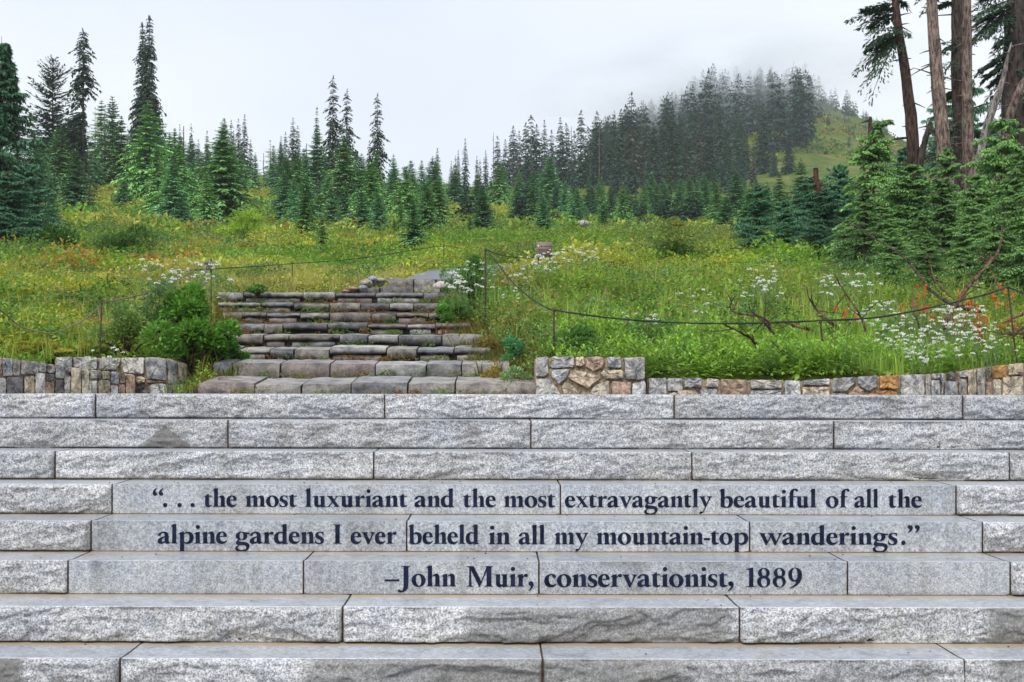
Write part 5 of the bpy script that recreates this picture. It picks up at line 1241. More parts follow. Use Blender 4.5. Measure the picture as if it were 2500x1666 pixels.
herbs(mb, xx, d, rv, rv.uniform(.14, .27, n), 2, 12, .075, (np.array([[.22, .37, .06]]) * rv.uniform(.7, 1.3, (n, 1))))
n = 50; d = rv.uniform(8.95, 9.8, n); px = rv.uniform(455, 520, n); xx = (px - CX) * d / F
herbs(mb, xx, d, rv, rv.uniform(.12, .22, n), 2, 12, .06, (np.array([[.27, .42, .06]]) * rv.uniform(.7, 1.3, (n, 1))))
kind(link('leafy_herbs', mb.mesh('leafy_herbs', M_LEAF)), 'stuff')
# grass
def grass(mb, X, Y, r, h, nb, w_, col, droop=.5, zf=None):
    n = len(X); N = n * nb; k = np.repeat(np.arange(n), nb); a = r.uniform(0, 6.28, N); x = X[k] + r.normal(0, .035, N); y = Y[k] + r.normal(0, .035, N)
    z = (tz(x, y) if zf is None else zf(x, y)) - .01; hh = h[k] * r.uniform(.5, 1.15, N); o = droop * r.uniform(.2, 1.1, N)
    b = np.stack([x, y, z], 1); c1 = b + np.stack([np.cos(a) * hh * o * .35, np.sin(a) * hh * o * .35, hh * .62], 1); c2 = b + np.stack([np.cos(a) * hh * o, np.sin(a) * hh * o, hh * (1 - .35 * o)], 1)
    s_ = np.stack([-np.sin(a), np.cos(a) * .4, 0 * a], 1) * w_ / 2 + np.array([w_ * .35, 0, 0])
    V = np.stack([b - s_, b + s_, c1 + s_ * .8, c1 - s_ * .8, c2], 1).reshape(-1, 3); i = np.arange(N)[:, None] * 5
    C = np.repeat(col[k] * r.uniform(.7, 1.3, (N, 1)), 5, 0)
    mb.add(V, i + np.array([[0, 1, 2, 3]]), C); mb.f.append(i + np.array([[3, 2, 4]]) + mb.n - len(V)); mb.m.append(np.zeros(N))
mb = MB()
x, y, px = sample_region(1500, 14.5, 24, rv, 400, 1120); c = np.array([.44, .43, .14]) * rv.uniform(.8, 1.2, (len(x), 1)); grass(mb, x, y, rv, rv.uniform(.10, .22, len(x)), 16, .008, c)
x, y, px = sample_region(460, 11, 16, rv, 1040, 2700); grass(mb, x, y, rv, rv.uniform(.2, .42, len(x)), 12, .006, np.array([.34, .46, .09]) * rv.uniform(.7, 1.3, (len(x), 1)))
x, y, px = sample_region(420, 9.0, 11.0, rv, 1950, 2800); grass(mb, x, y, rv, rv.uniform(.12, .24, len(x)), 16, .006, np.array([.32, .48, .08]) * rv.uniform(.8, 1.2, (len(x), 1)), .35)
x, y, px = sample_region(220, 9, 15, rv, -100, 560); grass(mb, x, y, rv, rv.uniform(.15, .35, len(x)), 12, .006, np.array([.36, .40, .07]) * rv.uniform(.7, 1.3, (len(x), 1)))
kind(link('grass', mb.mesh('grass', M_LEAF)), 'stuff')
# rusty and olive tufts hanging over the right side of the stair
mb = MB(); ed_r = lambda yy: np.interp(yy, _sr[:, 1], _sr[:, 0]); ed_l = lambda yy: np.interp(yy, _sl[:, 1], _sl[:, 0])
yy = rv.uniform(8.95, 15.4, 520); xx = ed_r(yy) + rv.normal(.06, .13, 520); zz = lambda a, b: np.maximum(tz(a, b), np.interp(b, _sr[:, 1], _sr[:, 2]) - .12)
cc = np.array([[.24, .20, .05], [.28, .13, .04], [.14, .17, .035], [.20, .22, .05]])[rv.integers(4, size=520)]
grass(mb, xx, yy, rv, rv.uniform(.08, .20, 520), 16, .007, cc, 1.0, zz)
yy = rv.uniform(8.95, 15.4, 300); xx = ed_l(yy) - rv.normal(.02, .10, 300); cc = np.array([[.24, .20, .05], [.26, .13, .04], [.14, .20, .035], [.20, .24, .05]])[rv.integers(4, size=300)]
grass(mb, xx, yy, rv, rv.uniform(.07, .18, 300), 14, .007, cc, 1.0, zz)
kind(link('stair_edge_grass', mb.mesh('stair_edge_grass', M_LEAF)), 'stuff')
# weeds rooted in the treads
mb = MB(); n = 120; k = rv.integers(0, 8, n); dd = ST_D0 + ST_T * k - rv.uniform(.03, .16, n)
dd = np.where(k == 0, ST_D0 - rv.uniform(.03, .1, n), dd)
u = rv.uniform(0, 1, n) ** .9; xx = ed_l(dd) * (1 - u) + ed_r(dd) * u
zt_ = np.array([P(900, q(STAIR[i][1]), ST_D0 + ST_T * i)[2] for i in range(8)])
zf = lambda a, b: np.interp(b, ST_D0 + ST_T * np.arange(8) - .08, zt_) - .03
cw = np.array([[.14, .24, .035], [.22, .22, .04], [.26, .13, .04], [.10, .19, .035], [.18, .27, .05]])[rv.integers(5, size=n)]
clumps(mb, xx, dd, rv.uniform(.03, .15, n), rv.uniform(.03, .08, n), 60, np.full(n, .026), .5, cw, rv, zf=zf)
kind(link('tread_weeds', mb.mesh('tread_weeds', M_LEAF)), 'stuff')
# middle distance
mb = MB(); x, y, px = sample_region(5200, 18.5, 46, rv, -300, 2800); col = patch_color(x, y, rv)
clumps(mb, x, y, rv.uniform(.22, .48, len(x)), rv.uniform(.09, .26, len(x)) * (.45 + 1.4 * sm(fbm(x / 1.6, y / 2.4, 12), .38, .62)) * np.where((px > 480) & (px < 1000) & (y < 23), .5, 1), 34, rv.uniform(.065, .11, len(x)), .5, col, rv, var=.15)
x, y, px = sample_region(3900, 45, 150, rv, -200, 2700); col = patch_color(x, y, rv) * np.array([.95, 1.0, .95])
clumps(mb, x, y, rv.uniform(.5, 1.3, len(x)), rv.uniform(.12, .42, len(x)), 24, rv.uniform(.2, .34, len(x)), .5, col, rv, var=.15)
x, y, px = sample_region(1150, 19, 62, rv, -200, 2700); kk = fbm(x / 5, y / 7, 88) > .44; kk &= ~((px > 1950) & (y < 40)) & clear_of(px, y); x, y = x[kk], y[kk]; cs = np.array([[.10, .24, .035], [.075, .18, .035], [.20, .36, .045], [.15, .25, .08], [.30, .36, .05], [.34, .30, .08]])[rv.integers(6, size=len(x))] * rv.uniform(.8, 1.2, (len(x), 1))
clumps(mb, x, y, rv.uniform(.5, 1.1, len(x)) * (y / 40) ** .5, rv.uniform(.2, .48, len(x)) * (y / 40) ** .5, 190, .085 * (y / 34) ** .7, .5, cs, rv)
d_ = rv.uniform(262, 398, 420); pxx = rv.uniform(1560, 2330, 420); x = (pxx - CX) * d_ / F; col = patch_color(x / 6, d_ / 6, rv) * np.array([.8, .75, .8]) * rv.uniform(.5, 1.1, (420, 1))
clumps(mb, x, d_, rv.uniform(.8, 3.2, 420), rv.uniform(.4, 1.5, 420), 40, rv.uniform(.5, .9, 420), .6, col, rv)
kind(link('meadow_shrubs', mb.mesh('meadow_shrubs', M_LEAF)), 'stuff')

mb = MB(); n = 190; d_ = rv.uniform(9.8, 16, n); pxx = np.where(rv.random(n) < .6, rv.uniform(120, 520, n), rv.uniform(1180, 2100, n)); xx = (pxx - CX) * d_ / F; kk = ~in_stair(xx, d_, .1)
clumps(mb, xx[kk], d_[kk], np.full(kk.sum(), .018), np.full(kk.sum(), .03), 8, np.full(kk.sum(), .018), .7, (np.array([[.55, .27, .22]]) * rv.uniform(.6, 1.1, (n, 1)))[kk], rv, zoff=.22)
kind(link('seed_heads', mb.mesh('seed_heads', M_LEAF)), 'stuff')
# ---- single bushes
def bush(px, ytop, d, wpx, label, col, leaf=.03, n=2600, name='bush', lw=.6, hmin=0., z0=None):
    x = (px - CX) * d / F; zg = float(tz(x, d)) if z0 is None else z0; h = P(px, ytop, d)[2] - zg; R2 = wpx * d / F / 2
    r = np.random.default_rng(int(px)); mb = MB(); tb = MB(); o = thing(name, label, 'bush', (x, d, zg))
    nl = 22; cen = []
    for i in range(nl): a = r.uniform(0, 6.28); rr = r.uniform(0, .88) * R2; cen.append((x + rr * math.cos(a), d + rr * math.sin(a) * .8, zg + h * (1 - .55 * (rr / R2) ** 2) * r.uniform(.12, .82)))
    cen = np.array(cen); k = r.integers(nl, size=n); dirs = rdir(r, n, -.3, 1); rad = R2 * r.uniform(.18, .38, nl)[k] * r.uniform(.5, 1, n) ** .5
    pos = cen[k] + dirs * rad[:, None] * np.array([1, 1, .8 * max(.6, min(1.4, h / R2 / 1.1))]); pos[:, 2] = np.clip(pos[:, 2], zg + .02, zg + h)
    col = np.array(col) * (1 + .6 * (r.random(nl)[k] - .4))[:, None] * r.uniform(.75, 1.25, (n, 1))
    kites(mb, pos, dirs + r.normal(0, .5, (n, 3)) + np.array([0, 0, .2]), np.stack([r.normal(0, .5, n), r.normal(0, .5, n), np.ones(n)], 1), leaf * r.uniform(.7, 1.3, n), leaf * lw, col, .12)
    for c in cen: tube(tb, smooth_path([(x, d, zg - .05), ((x + c[0]) / 2, (d + c[1]) / 2, zg + (c[2] - zg) * .6), tuple(c)], 6), [.008, .007, .006, .005, .004, .002], (.09, .06, .04), 4)
    add_child(link('foliage', mb.mesh('foliage', M_LEAF)), o); add_child(kind(link('stems', tb.mesh('stems', M_BARK)), 'stuff'), o)
    if o.type == 'EMPTY': pass
    return o
bush(470, 672, 10.0, 215, 'big rounded deep green bush at the left edge of the rustic stair', (0.13, 0.29, 0.04), .042, 7600)
bush(545, 780, 10.3, 110, 'lower lobe of dark round leaves hanging over the left stair edge', (0.080, 0.200, 0.032), .038, 3200)
bush(385, 664, 10.9, 215, 'blue green bush with pink seed heads left of the big rounded one', (0.136, 0.240, 0.080), .03, 4200)
bush(310, 742, 10.1, 170, 'pale green bush before the rusty rope post', (0.192, 0.304, 0.072), .028, 3000)
bush(1152, 606, 13.8, 175, 'green bush with white flowers at the top right of the stair', (0.120, 0.256, 0.048), .04, 3600)
bush(1108, 700, 13.2, 80, 'small leafy bush leaning over the upper right stair end', (0.144, 0.304, 0.056), .04, 2200)
bush(1185, 790, 10.9, 110, 'olive brown shrub sagging onto the right side of the steps', (0.240, 0.200, 0.048), .026, 3200)
bush(1248, 812, 10.2, 90, 'turquoise green lupine mound right of the stair', (0.096, 0.304, 0.112), .03, 2600)
bush(1262, 885, 9.2, 90, 'silvery green mound beside the right pier', (0.240, 0.384, 0.160), .03, 2400)
bush(1205, 880, 9.4, 90, 'yellow brown grassy mound beside the lower right steps', (0.352, 0.288, 0.072), .024, 2600)
bush(1415, 800, 9.9, 150, 'bush of small dark green leaves behind the right pier and rope post', (0.112, 0.240, 0.048), .032, 4200)
bush(1640, 528, 19.5, 190, 'tall willow bush with dark upright stems in the meadow right of the sign', (0.224, 0.304, 0.080), .05, 3600)
bush(90, 900 - 60, 9.9, 170, 'yellowish huckleberry bush behind the upright stone wall', (0.352, 0.352, 0.048), .024, 3800)
bush(215, 855, 10.3, 150, 'orange tinged low huckleberry behind the left walls', (0.352, 0.256, 0.048), .024, 3000)
bush(130, 545, 30, 150, 'dark green shrub patch above the orange leaves on the left', (0.080, 0.176, 0.032), .07, 3200)
bush(300, 545, 29, 170, 'dark olive shrub patch left of the meadow centre', (0.088, 0.176, 0.032), .07, 3200)
bush(600, 505, 46, 170, 'bright yellow green low shrub patch near the left stand', (0.320, 0.480, 0.048), .09, 2400)
bush(630, 695, 15.2, 60, 'small dark weed clump growing on the top step', (0.112, 0.256, 0.048), .03, 700, z0=P(630, 718, 15.2)[2])
# ferns: yellow and orange
def fern(px, py, d, size, label, col, n=7):
    x = (px - CX) * d / F; zg = float(tz(x, d)); zt = P(px, py, d)[2]; zg = max(zg, zt - size * .9); r = np.random.default_rng(int(px + py)); mb = MB()
    for i in range(n):
        a = 6.28 * i / n + r.normal(0, .3); t = np.linspace(.1, 1, 16); L = size * r.uniform(.7, 1.1)
        p = np.stack([x + np.cos(a) * L * t, d + np.sin(a) * L * t, zg + L * (1.1 * t - .9 * t * t)], 1); ax = norm(np.gradient(p, axis=0)); lat = norm(np.cross(ax, [0, 0, 1.]))
        for s_ in (-1, 1): kites(mb, p, lat * s_ + ax * .4, [0, 0, 1.], size * .28 * (1.1 - t), size * .07, np.array(col) * r.uniform(.75, 1.2, (16, 1)), .1)
    o = link('fern', mb.mesh('fern', M_LEAF), None); tag(o, label, 'fern', 'autumn ferns'); return o
fern(105, 508, 62, 1.0, 'bright yellow fern fronds below the big edge fir', (.60, .50, .04)); fern(128, 520, 58, .9, 'yellow fern right of the brightest one below the edge fir', (.55, .42, .04))
fern(186, 590, 27, .5, 'orange red leaves glowing in the shrubs on the left', (.55, .20, .03)); fern(352, 592, 26, .55, 'salmon orange fern on the left of the meadow', (.55, .28, .12)); fern(372, 600, 25, .45, 'small orange fern beside the salmon one', (.5, .24, .06))
fern(1922, 617, 17.5, .32, 'yellow green fern in front of the hemlocks near the far rope', (.42, .42, .05)); fern(605, 566, 33, .5, 'small orange fern in the left of the meadow middle', (.5, .28, .05)); fern(2400, 880, 9.9, .16, 'yellow orange plant by the right garden wall', (.6, .36, .03))
fern(2010, 520, 24, .4, 'orange leaved twig in front of the dark fir clump', (.5, .25, .05)); fern(1660, 520, 19.4, .25, 'orange sprig on the willow bush', (.5, .30, .06))

# ---- white flower clumps, paintbrush flowers
def flower_clump(cx_, cy, wx, wy, n, d, label, size=.016, stemh=.22, slope=.012):
    size = size * .92; n = int(n * 1.05)
    r = np.random.default_rng(int(cx_ * 3 + cy)); fb = MB(); stb = MB(); c = P(cx_, cy, d); o = thing('flower_clump', label, 'flowers', tuple(c), 'clumps of small white flowers')
    for i in range(n):
        px = cx_ + (r.uniform(-1, 1) + r.normal(0, .3)) * wx / 2; py = cy - 2 + r.uniform(-.8, .8) * wy + r.normal(0, 5); dd = d - .3 - (py - cy) * slope + r.normal(0, .12)
        p = P(px, py, dd); sz = size * r.uniform(.6, 1.3); m = 16
        dirs = rdir(r, m, .0, 1); pos = p + dirs * sz * np.array([1.15, 1.0, .8]); cc = np.array([.9, .9, .84]) * r.uniform(.9, 1.02, (m, 1))
        kites(fb, pos, rdir(r, m, -.1, .9), rdir(r, m, -.2, 1), sz * .8, sz * .75, cc, .1)
        g = float(tz(p[0], p[1])); lean = r.normal(0, .04, 2); h0 = min(stemh, p[2] - g + .05) if p[2] > g else .05
        tube(stb, [p - np.array([lean[0], lean[1], max(h0, .06)]), p], [.003, .002], (.16, .24, .08), 3)
        for s_ in range(4):
            t = r.uniform(.2, .9); kites(stb, [p - np.array([lean[0], lean[1], h0]) * t], rdir(r, 1, .0, .7), [0, 0, 1.], .045, .009, np.array([.17, .27, .10]), .1)
    add_child(kind(link('blossoms', fb.mesh('blossoms', M_LEAF)), 'stuff'), o); add_child(kind(link('stems', stb.mesh('stems', M_LEAF)), 'stuff'), o)
    return o
flower_clump(1335, 646, 90, 22, 34, 15.5, 'white flower clump directly in front of the trail sign', .02)
flower_clump(1420, 622, 70, 22, 22, 15.8, 'white flower clump right of the trail sign', .02)
flower_clump(1338, 628, 40, 10, 4, 17, 'few white flowers touching the trail sign', .02)
flower_clump(1855, 694, 75, 40, 40, 12.6, 'white flower clump in the middle of the right bank')
flower_clump(2060, 700, 130, 30, 34, 12.2, 'white flower row left of the red flowers, behind the dead branches')
flower_clump(2140, 760, 120, 40, 34, 11.2, 'white flowers behind the black rope near the thin dead twig', .016)
flower_clump(2190, 815, 130, 34, 46, 10.6, 'white flower clump just under the black rope', .017)
flower_clump(2330, 790, 130, 55, 74, 10.6, 'densest bank of white flowers below the big brown branch', .018)
flower_clump(2270, 845, 170, 50, 50, 10.2, 'lower white flowers above the right garden wall', .015)
flower_clump(2230, 866, 50, 10, 14, 9.8, 'lowest little white cluster above the right garden wall')
flower_clump(2420, 830, 90, 40, 24, 10.2, 'sparse white flowers beside the red flowers at the right', .013)
flower_clump(1700, 735, 90, 50, 14, 11.5, 'scattered white flowers left of the dead branches', .012)
flower_clump(415, 668, 130, 36, 40, 11.3, 'white flower clump left of the stair near the knotted rope post', .014)
flower_clump(505, 668, 60, 26, 14, 11.3, 'white flowers right of the knotted rope post', .014)
flower_clump(1118, 690, 40, 26, 20, 12.8, 'white flower heads hanging over the upper stair end', .02)
flower_clump(1150, 672, 50, 60, 12, 13.2, 'white flowers on the bush at the top right of the stair', .018)
flower_clump(1240, 690, 90, 50, 20, 12.8, 'white flowers between the two right rope posts', .014)
flower_clump(1560, 778, 90, 20, 12, 11, 'few white flowers on the black rope right of its post', .014)
flower_clump(2380, 700, 60, 20, 6, 11.6, 'stray white flowers at the foot of the hemlocks', .012)
flower_clump(270, 868, 90, 20, 8, 9.6, 'stray white flowers on the capstones of the left wall', .013)
def paintbrush(px, py, n, d, label, size=.034, col=(.9, .13, .045)):
    r = np.random.default_rng(int(px)); mb = MB(); sb = MB(); c = P(px, py, d); o = thing('red_flower', label, 'flower', tuple(c), 'red orange wildflowers at the right')
    for i in range(n):
        p = c + r.normal(0, 1, 3) * np.array([.022, .02, .022]) * (n ** .5); m = 14; t = r.uniform(-1, 1, m)
        a = r.uniform(0, 6.28, m); pos = p + np.stack([0 * t, 0 * t, t * size * .8], 1); dv = np.stack([np.cos(a), np.sin(a), 1.3 + 0 * t], 1)
        kites(mb, pos, dv, [0, 0, 1.], size * .9, size * .28, np.array(col) * r.uniform(.7, 1.2, (m, 1)), .1)
        tube(sb, [p - np.array([r.normal(0, .02), 0, .22]), p], [.003, .003], (.16, .20, .06), 3)
    add_child(kind(link('petals', mb.mesh('petals', M_LEAF)), 'stuff'), o); add_child(kind(link('stems', sb.mesh('stems', M_LEAF)), 'stuff'), o)
for px, py, n, lb in [(2250, 729, 4, 'red orange flower above the black rope, left of the big brown branch'), (2205, 750, 1, 'slim red flower, leftmost of the upright ones above the rope'), (2224, 748, 2, 'second slim red flower above the rope'),
    (2256, 752, 2, 'red flower just below the uppermost one'), (2260, 768, 4, 'orange red flower cluster on the black rope'), (2081, 774, 3, 'bright orange flower between the dead branches'), (2044, 756, 1, 'small orange bloom left of the thin dead twig'),
    (2380, 748, 4, 'red flower at the tip of the dark branch'), (2396, 768, 12, 'largest scarlet flower cluster right of the white flowers'), (2388, 816, 4, 'low scarlet bloom under the largest red cluster'), (2433, 726, 2, 'red flower bud before the dark hemlock shade'),
    (2448, 724, 3, 'orange red flower near the right edge post'), (2460, 735, 1, 'small red bud right of the pair near the edge'), (2458, 786, 3, 'red flowers among the tangled twigs at the right edge'), (2472, 802, 2, 'lowest red bud among the tangled twigs')]:
    paintbrush(px, py, n, 10.5, lb)

# ---- dead branches
def branch(pts, w0, w1, d, label, color=(.10, .065, .05), n=20, d2=None, twigs=0, seed=0, src=True):
    r = np.random.default_rng(seed); ptp = ZB(pts) if src else pts; dd = np.linspace(d, d2 or d, len(ptp))
    W3 = smooth_path([P(x, y, e) for (x, y), e in zip(ptp, dd)], n); k = .3571 * d / F / 2; mb = MB()
    W3 = W3 + np.cumsum(r.normal(0, .003, W3.shape), 0)
    rad = np.linspace(w0, w1, n) * k * .8 * (1 + .12 * np.sin(np.arange(n) * 1.7)); tube(mb, W3, rad, np.array(color) , 7, 0, .08, r)
    for t in range(twigs):
        i = r.integers(2, n - 2); e = norm(np.array([r.normal(), r.normal() * .5, r.normal() + .3])[None])[0]; l = r.uniform(.08, .35)
        tube(mb, [W3[i], W3[i] + e * l * .5 + r.normal(0, .02, 3), W3[i] + e * l], [.005, .0035, .0015], np.array(color) * .9, 4)
    o = link('dead_branch', mb.mesh('dead_branch', M_BARK, True)); tag(o, label, 'branch', 'dead branches lying on the right bank'); return o
DKR = (.085, .05, .04)
branch([(380, 625), (345, 690), (372, 735), (450, 755), (540, 768), (600, 800), (645, 890)], 8, 24, 10.6, 'hooked dead branch at the left of the branch tangle', (.12, .075, .055), twigs=5, seed=1)
branch([(472, 675), (500, 735), (560, 775), (610, 840), (660, 900)], 8, 26, 10.5, 'dark forked stick crossing the hooked branch', DKR, twigs=4, seed=2)
branch([(700, 795), (800, 832), (860, 850), (918, 866)], 26, 32, 10.4, 'thick dead log lying between the hooked branch and the long fork', (.13, .085, .07), seed=3)
branch([(300, 820), (380, 862), (470, 905), (540, 992)], 16, 26, 10.1, 'dead branch curving down into the bright herbs', DKR, twigs=3, seed=4)
branch([(620, 930), (700, 1002), (800, 1072), (880, 1112), (965, 1180)], 10, 34, 9.55, 'dark branch slanting down to the garden wall', (.075, .05, .042), twigs=2, seed=5)
branch([(640, 1020), (740, 1085), (870, 1146)], 7, 14, 9.5, 'thin dark stick under the slanting branch', DKR, seed=6)
branch([(865, 560), (890, 645), (960, 730), (1060, 802), (1140, 872), (1185, 940)], 8, 44, 10.5, 'long dead branch thickening towards its dark butt', (.09, .06, .05), twigs=8, seed=7)
branch([(1060, 475), (1130, 600), (1210, 722), (1240, 800), (1270, 890), (1255, 1005)], 10, 30, 10.3, 'tall curved dead branch standing upright in the flowers', (.12, .08, .065), twigs=4, seed=8)
branch([(820, 1060), (920, 1082), (1015, 1108)], 8, 8, 9.5, 'pale straight stick lying above the garden wall', (.45, .32, .19), seed=9)
branch([(1165, 125), (1330, 220), (1480, 312), (1600, 430), (1700, 560), (1850, 652), (2050, 702)], 8, 30, 12.5, 'long dark bough reaching up left across the hemlocks', (.085, .07, .06), d2=11, twigs=14, seed=10, n=30)
branch([(2200, 155), (2190, 290), (2120, 405), (2000, 535), (1900, 665), (1850, 745), (1800, 840)], 10, 52, 11.5, 'big reddish brown dead branch rising to the right', (.17, .095, .07), d2=10.6, twigs=8, seed=11, n=28)
branch([(1588, 555), (1598, 700), (1640, 860)], 6, 18, 10.5, 'thin grey upright stick beside the red flowers', (.12, .10, .085), seed=12)
branch([(2200, 812), (2270, 775), (2400, 715)], 16, 26, 10.4, 'brown branch running out of the right photo edge', (.18, .10, .075), seed=13)
branch([(2190, 890), (2280, 880), (2400, 892)], 14, 18, 10.2, 'level brown branch at the right photo edge', (.16, .09, .07), twigs=6, seed=14)
branch([(2210, 885), (2290, 870), (2410, 780)], 14, 20, 10.3, 'crossing brown branch in the right edge tangle', (.15, .085, .065), twigs=6, seed=15)
branch([(2040, 290), (2110, 400), (2145, 480), (2165, 610)], 6, 9, 11.5, 'thin bare twig hanging in front of the dark hemlock shade', (.2, .15, .10), twigs=4, seed=16)
branch([(960, 900), (1080, 960), (1180, 1060)], 8, 12, 9.9, 'thin brown stick among the bright herbs', (.16, .09, .06), twigs=5, seed=17)
branch([(1700, 480), (1760, 560), (1830, 630)], 8, 12, 11.3, 'short twig beside the long dark bough', (.17, .12, .08), twigs=8, seed=18)

# ================================================================== rope barrier, posts, sign
def rope(pts, ds, label, mt=None, rad=.006, n=40, knot=()):
    W3 = smooth_path([P(x, y, d) for (x, y), d in zip(pts, ds)], n); mb = MB(); tube(mb, W3, rad * .78, (.5, .5, .5), 6, 0, .18, np.random.default_rng(3))
    for i in knot:
        c = W3[i]; tube(mb, [c + np.array([-.018, 0, .012]), c, c + np.array([.018, 0, -.012])], [.01, .018, .01], (.5, .5, .5), 6)
    o = link('rope', mb.mesh('rope', mt or M_ROPE, True)); tag(o, label, 'rope', 'ropes of the trail barrier'); return o
def post(px, ytop, ybot, d, label, w_=.0065, lean=0., mt=None):
    mb = MB(); a = P(px, ytop, d); b = P(px - lean, ybot, d); b[2] = min(b[2], float(tz(b[0], d)) - .02)
    tube(mb, [b, (a + b) / 2, a], [w_, w_, w_], (.5, .5, .5), 8); tube(mb, [a + np.array([0, 0, -.012]), a + np.array([0, 0, .012])], [w_ * 1.6, w_ * 1.6], (.5, .5, .5), 8)
    o = link('rope_post', mb.mesh('rope_post', mt or M_POST, True)); tag(o, label, 'post', 'thin metal posts of the rope barrier'); return o
post(248, 738, 875, 9.85, 'rusty rope post behind the left walls where the slack rope hangs', lean=10)
post(515, 636, 716, 12.4, 'rope post left of the stair with a frayed knot on top')
post(713, 643, 712, 19, 'far slim rope post in the pale grass above the stair')
post(1083, 600, 640, 24, 'farthest rope post beside the path', .009)
post(1185, 610, 735, 12.6, 'rope post at the top right of the stair above the leafy bush', .008)
post(1352, 757, 870, 9.7, 'rope post behind the right pier', .008)
post(2003, 786, 898, 9.6, 'rope post standing among the dead branches', .007, lean=-10)
post(2461, 702, 800, 10.0, 'rope post at the right edge with the rope looped over it', .007, lean=-35)
rope([(-60, 728), (0, 757), (50, 797), (110, 813), (140, 811), (190, 790), (225, 765), (254, 738)], [9.2, 9.4, 9.6, 9.7, 9.75, 9.8, 9.85, 9.85], 'slack worn rope hanging behind the left wall', M_ROPE2, .007, 44)
rope([(254, 738), (310, 728), (370, 712), (430, 685), (480, 655), (512, 637)], [9.85, 10.3, 10.8, 11.4, 12, 12.4], 'pale worn rope climbing to the frayed knot', M_ROPE2, .0075, 40, (36, 38))
rope([(455, 661), (520, 657), (620, 651), (713, 644), (830, 636), (924, 625), (1000, 612), (1083, 601), (1126, 607)], [12.6, 12.6, 15, 19, 20, 21, 22.5, 24, 24], 'taut thin dark rope crossing the meadow above the stair', M_ROPE, .0075, 60)
rope([(1185, 609), (1215, 621), (1250, 628), (1287, 630), (1340, 626)], [12.6, 13.5, 14.5, 15.5, 16.5], 'dark rope running from the stair post towards the trail sign', M_ROPE, .007)
rope([(1189, 611), (1215, 645), (1250, 688), (1290, 724), (1330, 750), (1354, 758)], [12.6, 12, 11.4, 10.8, 10.1, 9.7], 'dark slack rope between the two right posts', M_ROPE, .0075)
rope([(1354, 758), (1450, 772), (1560, 783), (1680, 789), (1800, 790), (1912, 787), (2010, 783), (2124, 777), (2230, 760), (2338, 736), (2410, 718), (2461, 701)], [9.7, 9.65, 9.6, 9.55, 9.5, 9.5, 9.5, 9.55, 9.6, 9.8, 9.9, 10], 'long black rope sagging in front of the right bank', M_ROPE, .0085, 70)
rope([(2461, 701), (2500, 717), (2560, 738)], [10, 9.8, 9.6], 'black rope leaving the right edge post downwards', M_ROPE, .0085, 14)
rope([(1781, 607), (1860, 605), (1946, 602)], [19, 19, 19], 'upper far rope before the dark firs', M_ROPE, .007, 14)
rope([(1781, 641), (1860, 640), (1946, 636)], [16.5, 16.5, 16.5], 'lower far rope before the hemlocks', M_ROPE, .006, 14)
mb = MB(); r_ = np.random.default_rng(4); c = P(512, 638, 12.36)
for i in range(12): e = r_.normal(0, .03, 3) + np.array([-.03, 0, -.06]); tube(mb, [c, c + e * .6 + r_.normal(0, .01, 3), c + e * r_.uniform(1, 1.9)], [.006, .005, .002], (.5, .5, .5), 4)
tag(link('rope_knot', mb.mesh('rope_knot', simple('rope_frayed', (.33, .31, .27), .9, 100, .3))), 'frayed grey rope end tied on the post left of the stair', 'knot')

# trail sign
sd = 17.5; s0 = P(1309, 591, sd); s1 = P(1347, 622, sd); so = thing('trail_sign', 'small brown trail sign standing in the flowers right of the stair', 'sign', (float((s0[0] + s1[0]) / 2), sd, float(s1[2])))
mb = MB(); x0, x1, z0, z1 = s0[0], s1[0], s1[2] - .03, s0[2]
v = [(x0, sd, z0), (x1, sd, z0), (x1, sd, z1), (x0, sd, z1), (x0, sd + .02, z0), (x1, sd + .02, z0), (x1, sd + .02, z1), (x0, sd + .02, z1)]
mb.add(v, [[0, 1, 2, 3], [5, 4, 7, 6], [3, 2, 6, 7], [1, 5, 6, 2], [4, 0, 3, 7], [0, 4, 5, 1]]); add_child(link('panel', mb.mesh('panel', M_SIGN)), so)
mb = MB()
for xa in (x0 + .02, x1 - .035): mb.add([(xa, sd + .022, z0 - .4), (xa + .02, sd + .022, z0 - .4), (xa + .02, sd + .022, z1 - .02), (xa, sd + .022, z1 - .02), (xa, sd + .05, z0 - .4), (xa + .02, sd + .05, z0 - .4), (xa + .02, sd + .05, z1 - .02), (xa, sd + .05, z1 - .02)], [[0, 1, 2, 3], [5, 4, 7, 6], [1, 5, 6, 2], [4, 0, 3, 7], [3, 2, 6, 7]])
add_child(link('leg', mb.mesh('leg', M_POST)), so)
def sign_text(txt, px, py, hpx):
    cu = bpy.data.curves.new('lettering', 'FONT'); cu.body = txt; cu.size = hpx * sd / F * 1.38; cu.extrude = .0005
    o = bpy.data.objects.new('lettering', cu); sc.collection.objects.link(o); dg = bpy.context.evaluated_depsgraph_get(); me = bpy.data.meshes.new_from_object(o.evaluated_get(dg))
    bpy.data.objects.remove(o); p = P(px, py, sd); V = np.zeros(len(me.vertices) * 3); me.vertices.foreach_get('co', V); V = V.reshape(-1, 3)
    me.vertices.foreach_set('co', np.stack([V[:, 0] + p[0], V[:, 2] * 0 + sd - .003, V[:, 1] + p[2]], 1).ravel()); me.materials.clear(); me.materials.append(M_WHITE)
    add_child(link('lettering', me), so)
sign_text('SKYLINE TRAIL', 1318.5, 603.5, 3.6); sign_text('MYRTLE FALLS', 1313.5, 612, 3.6)
mb = MB()
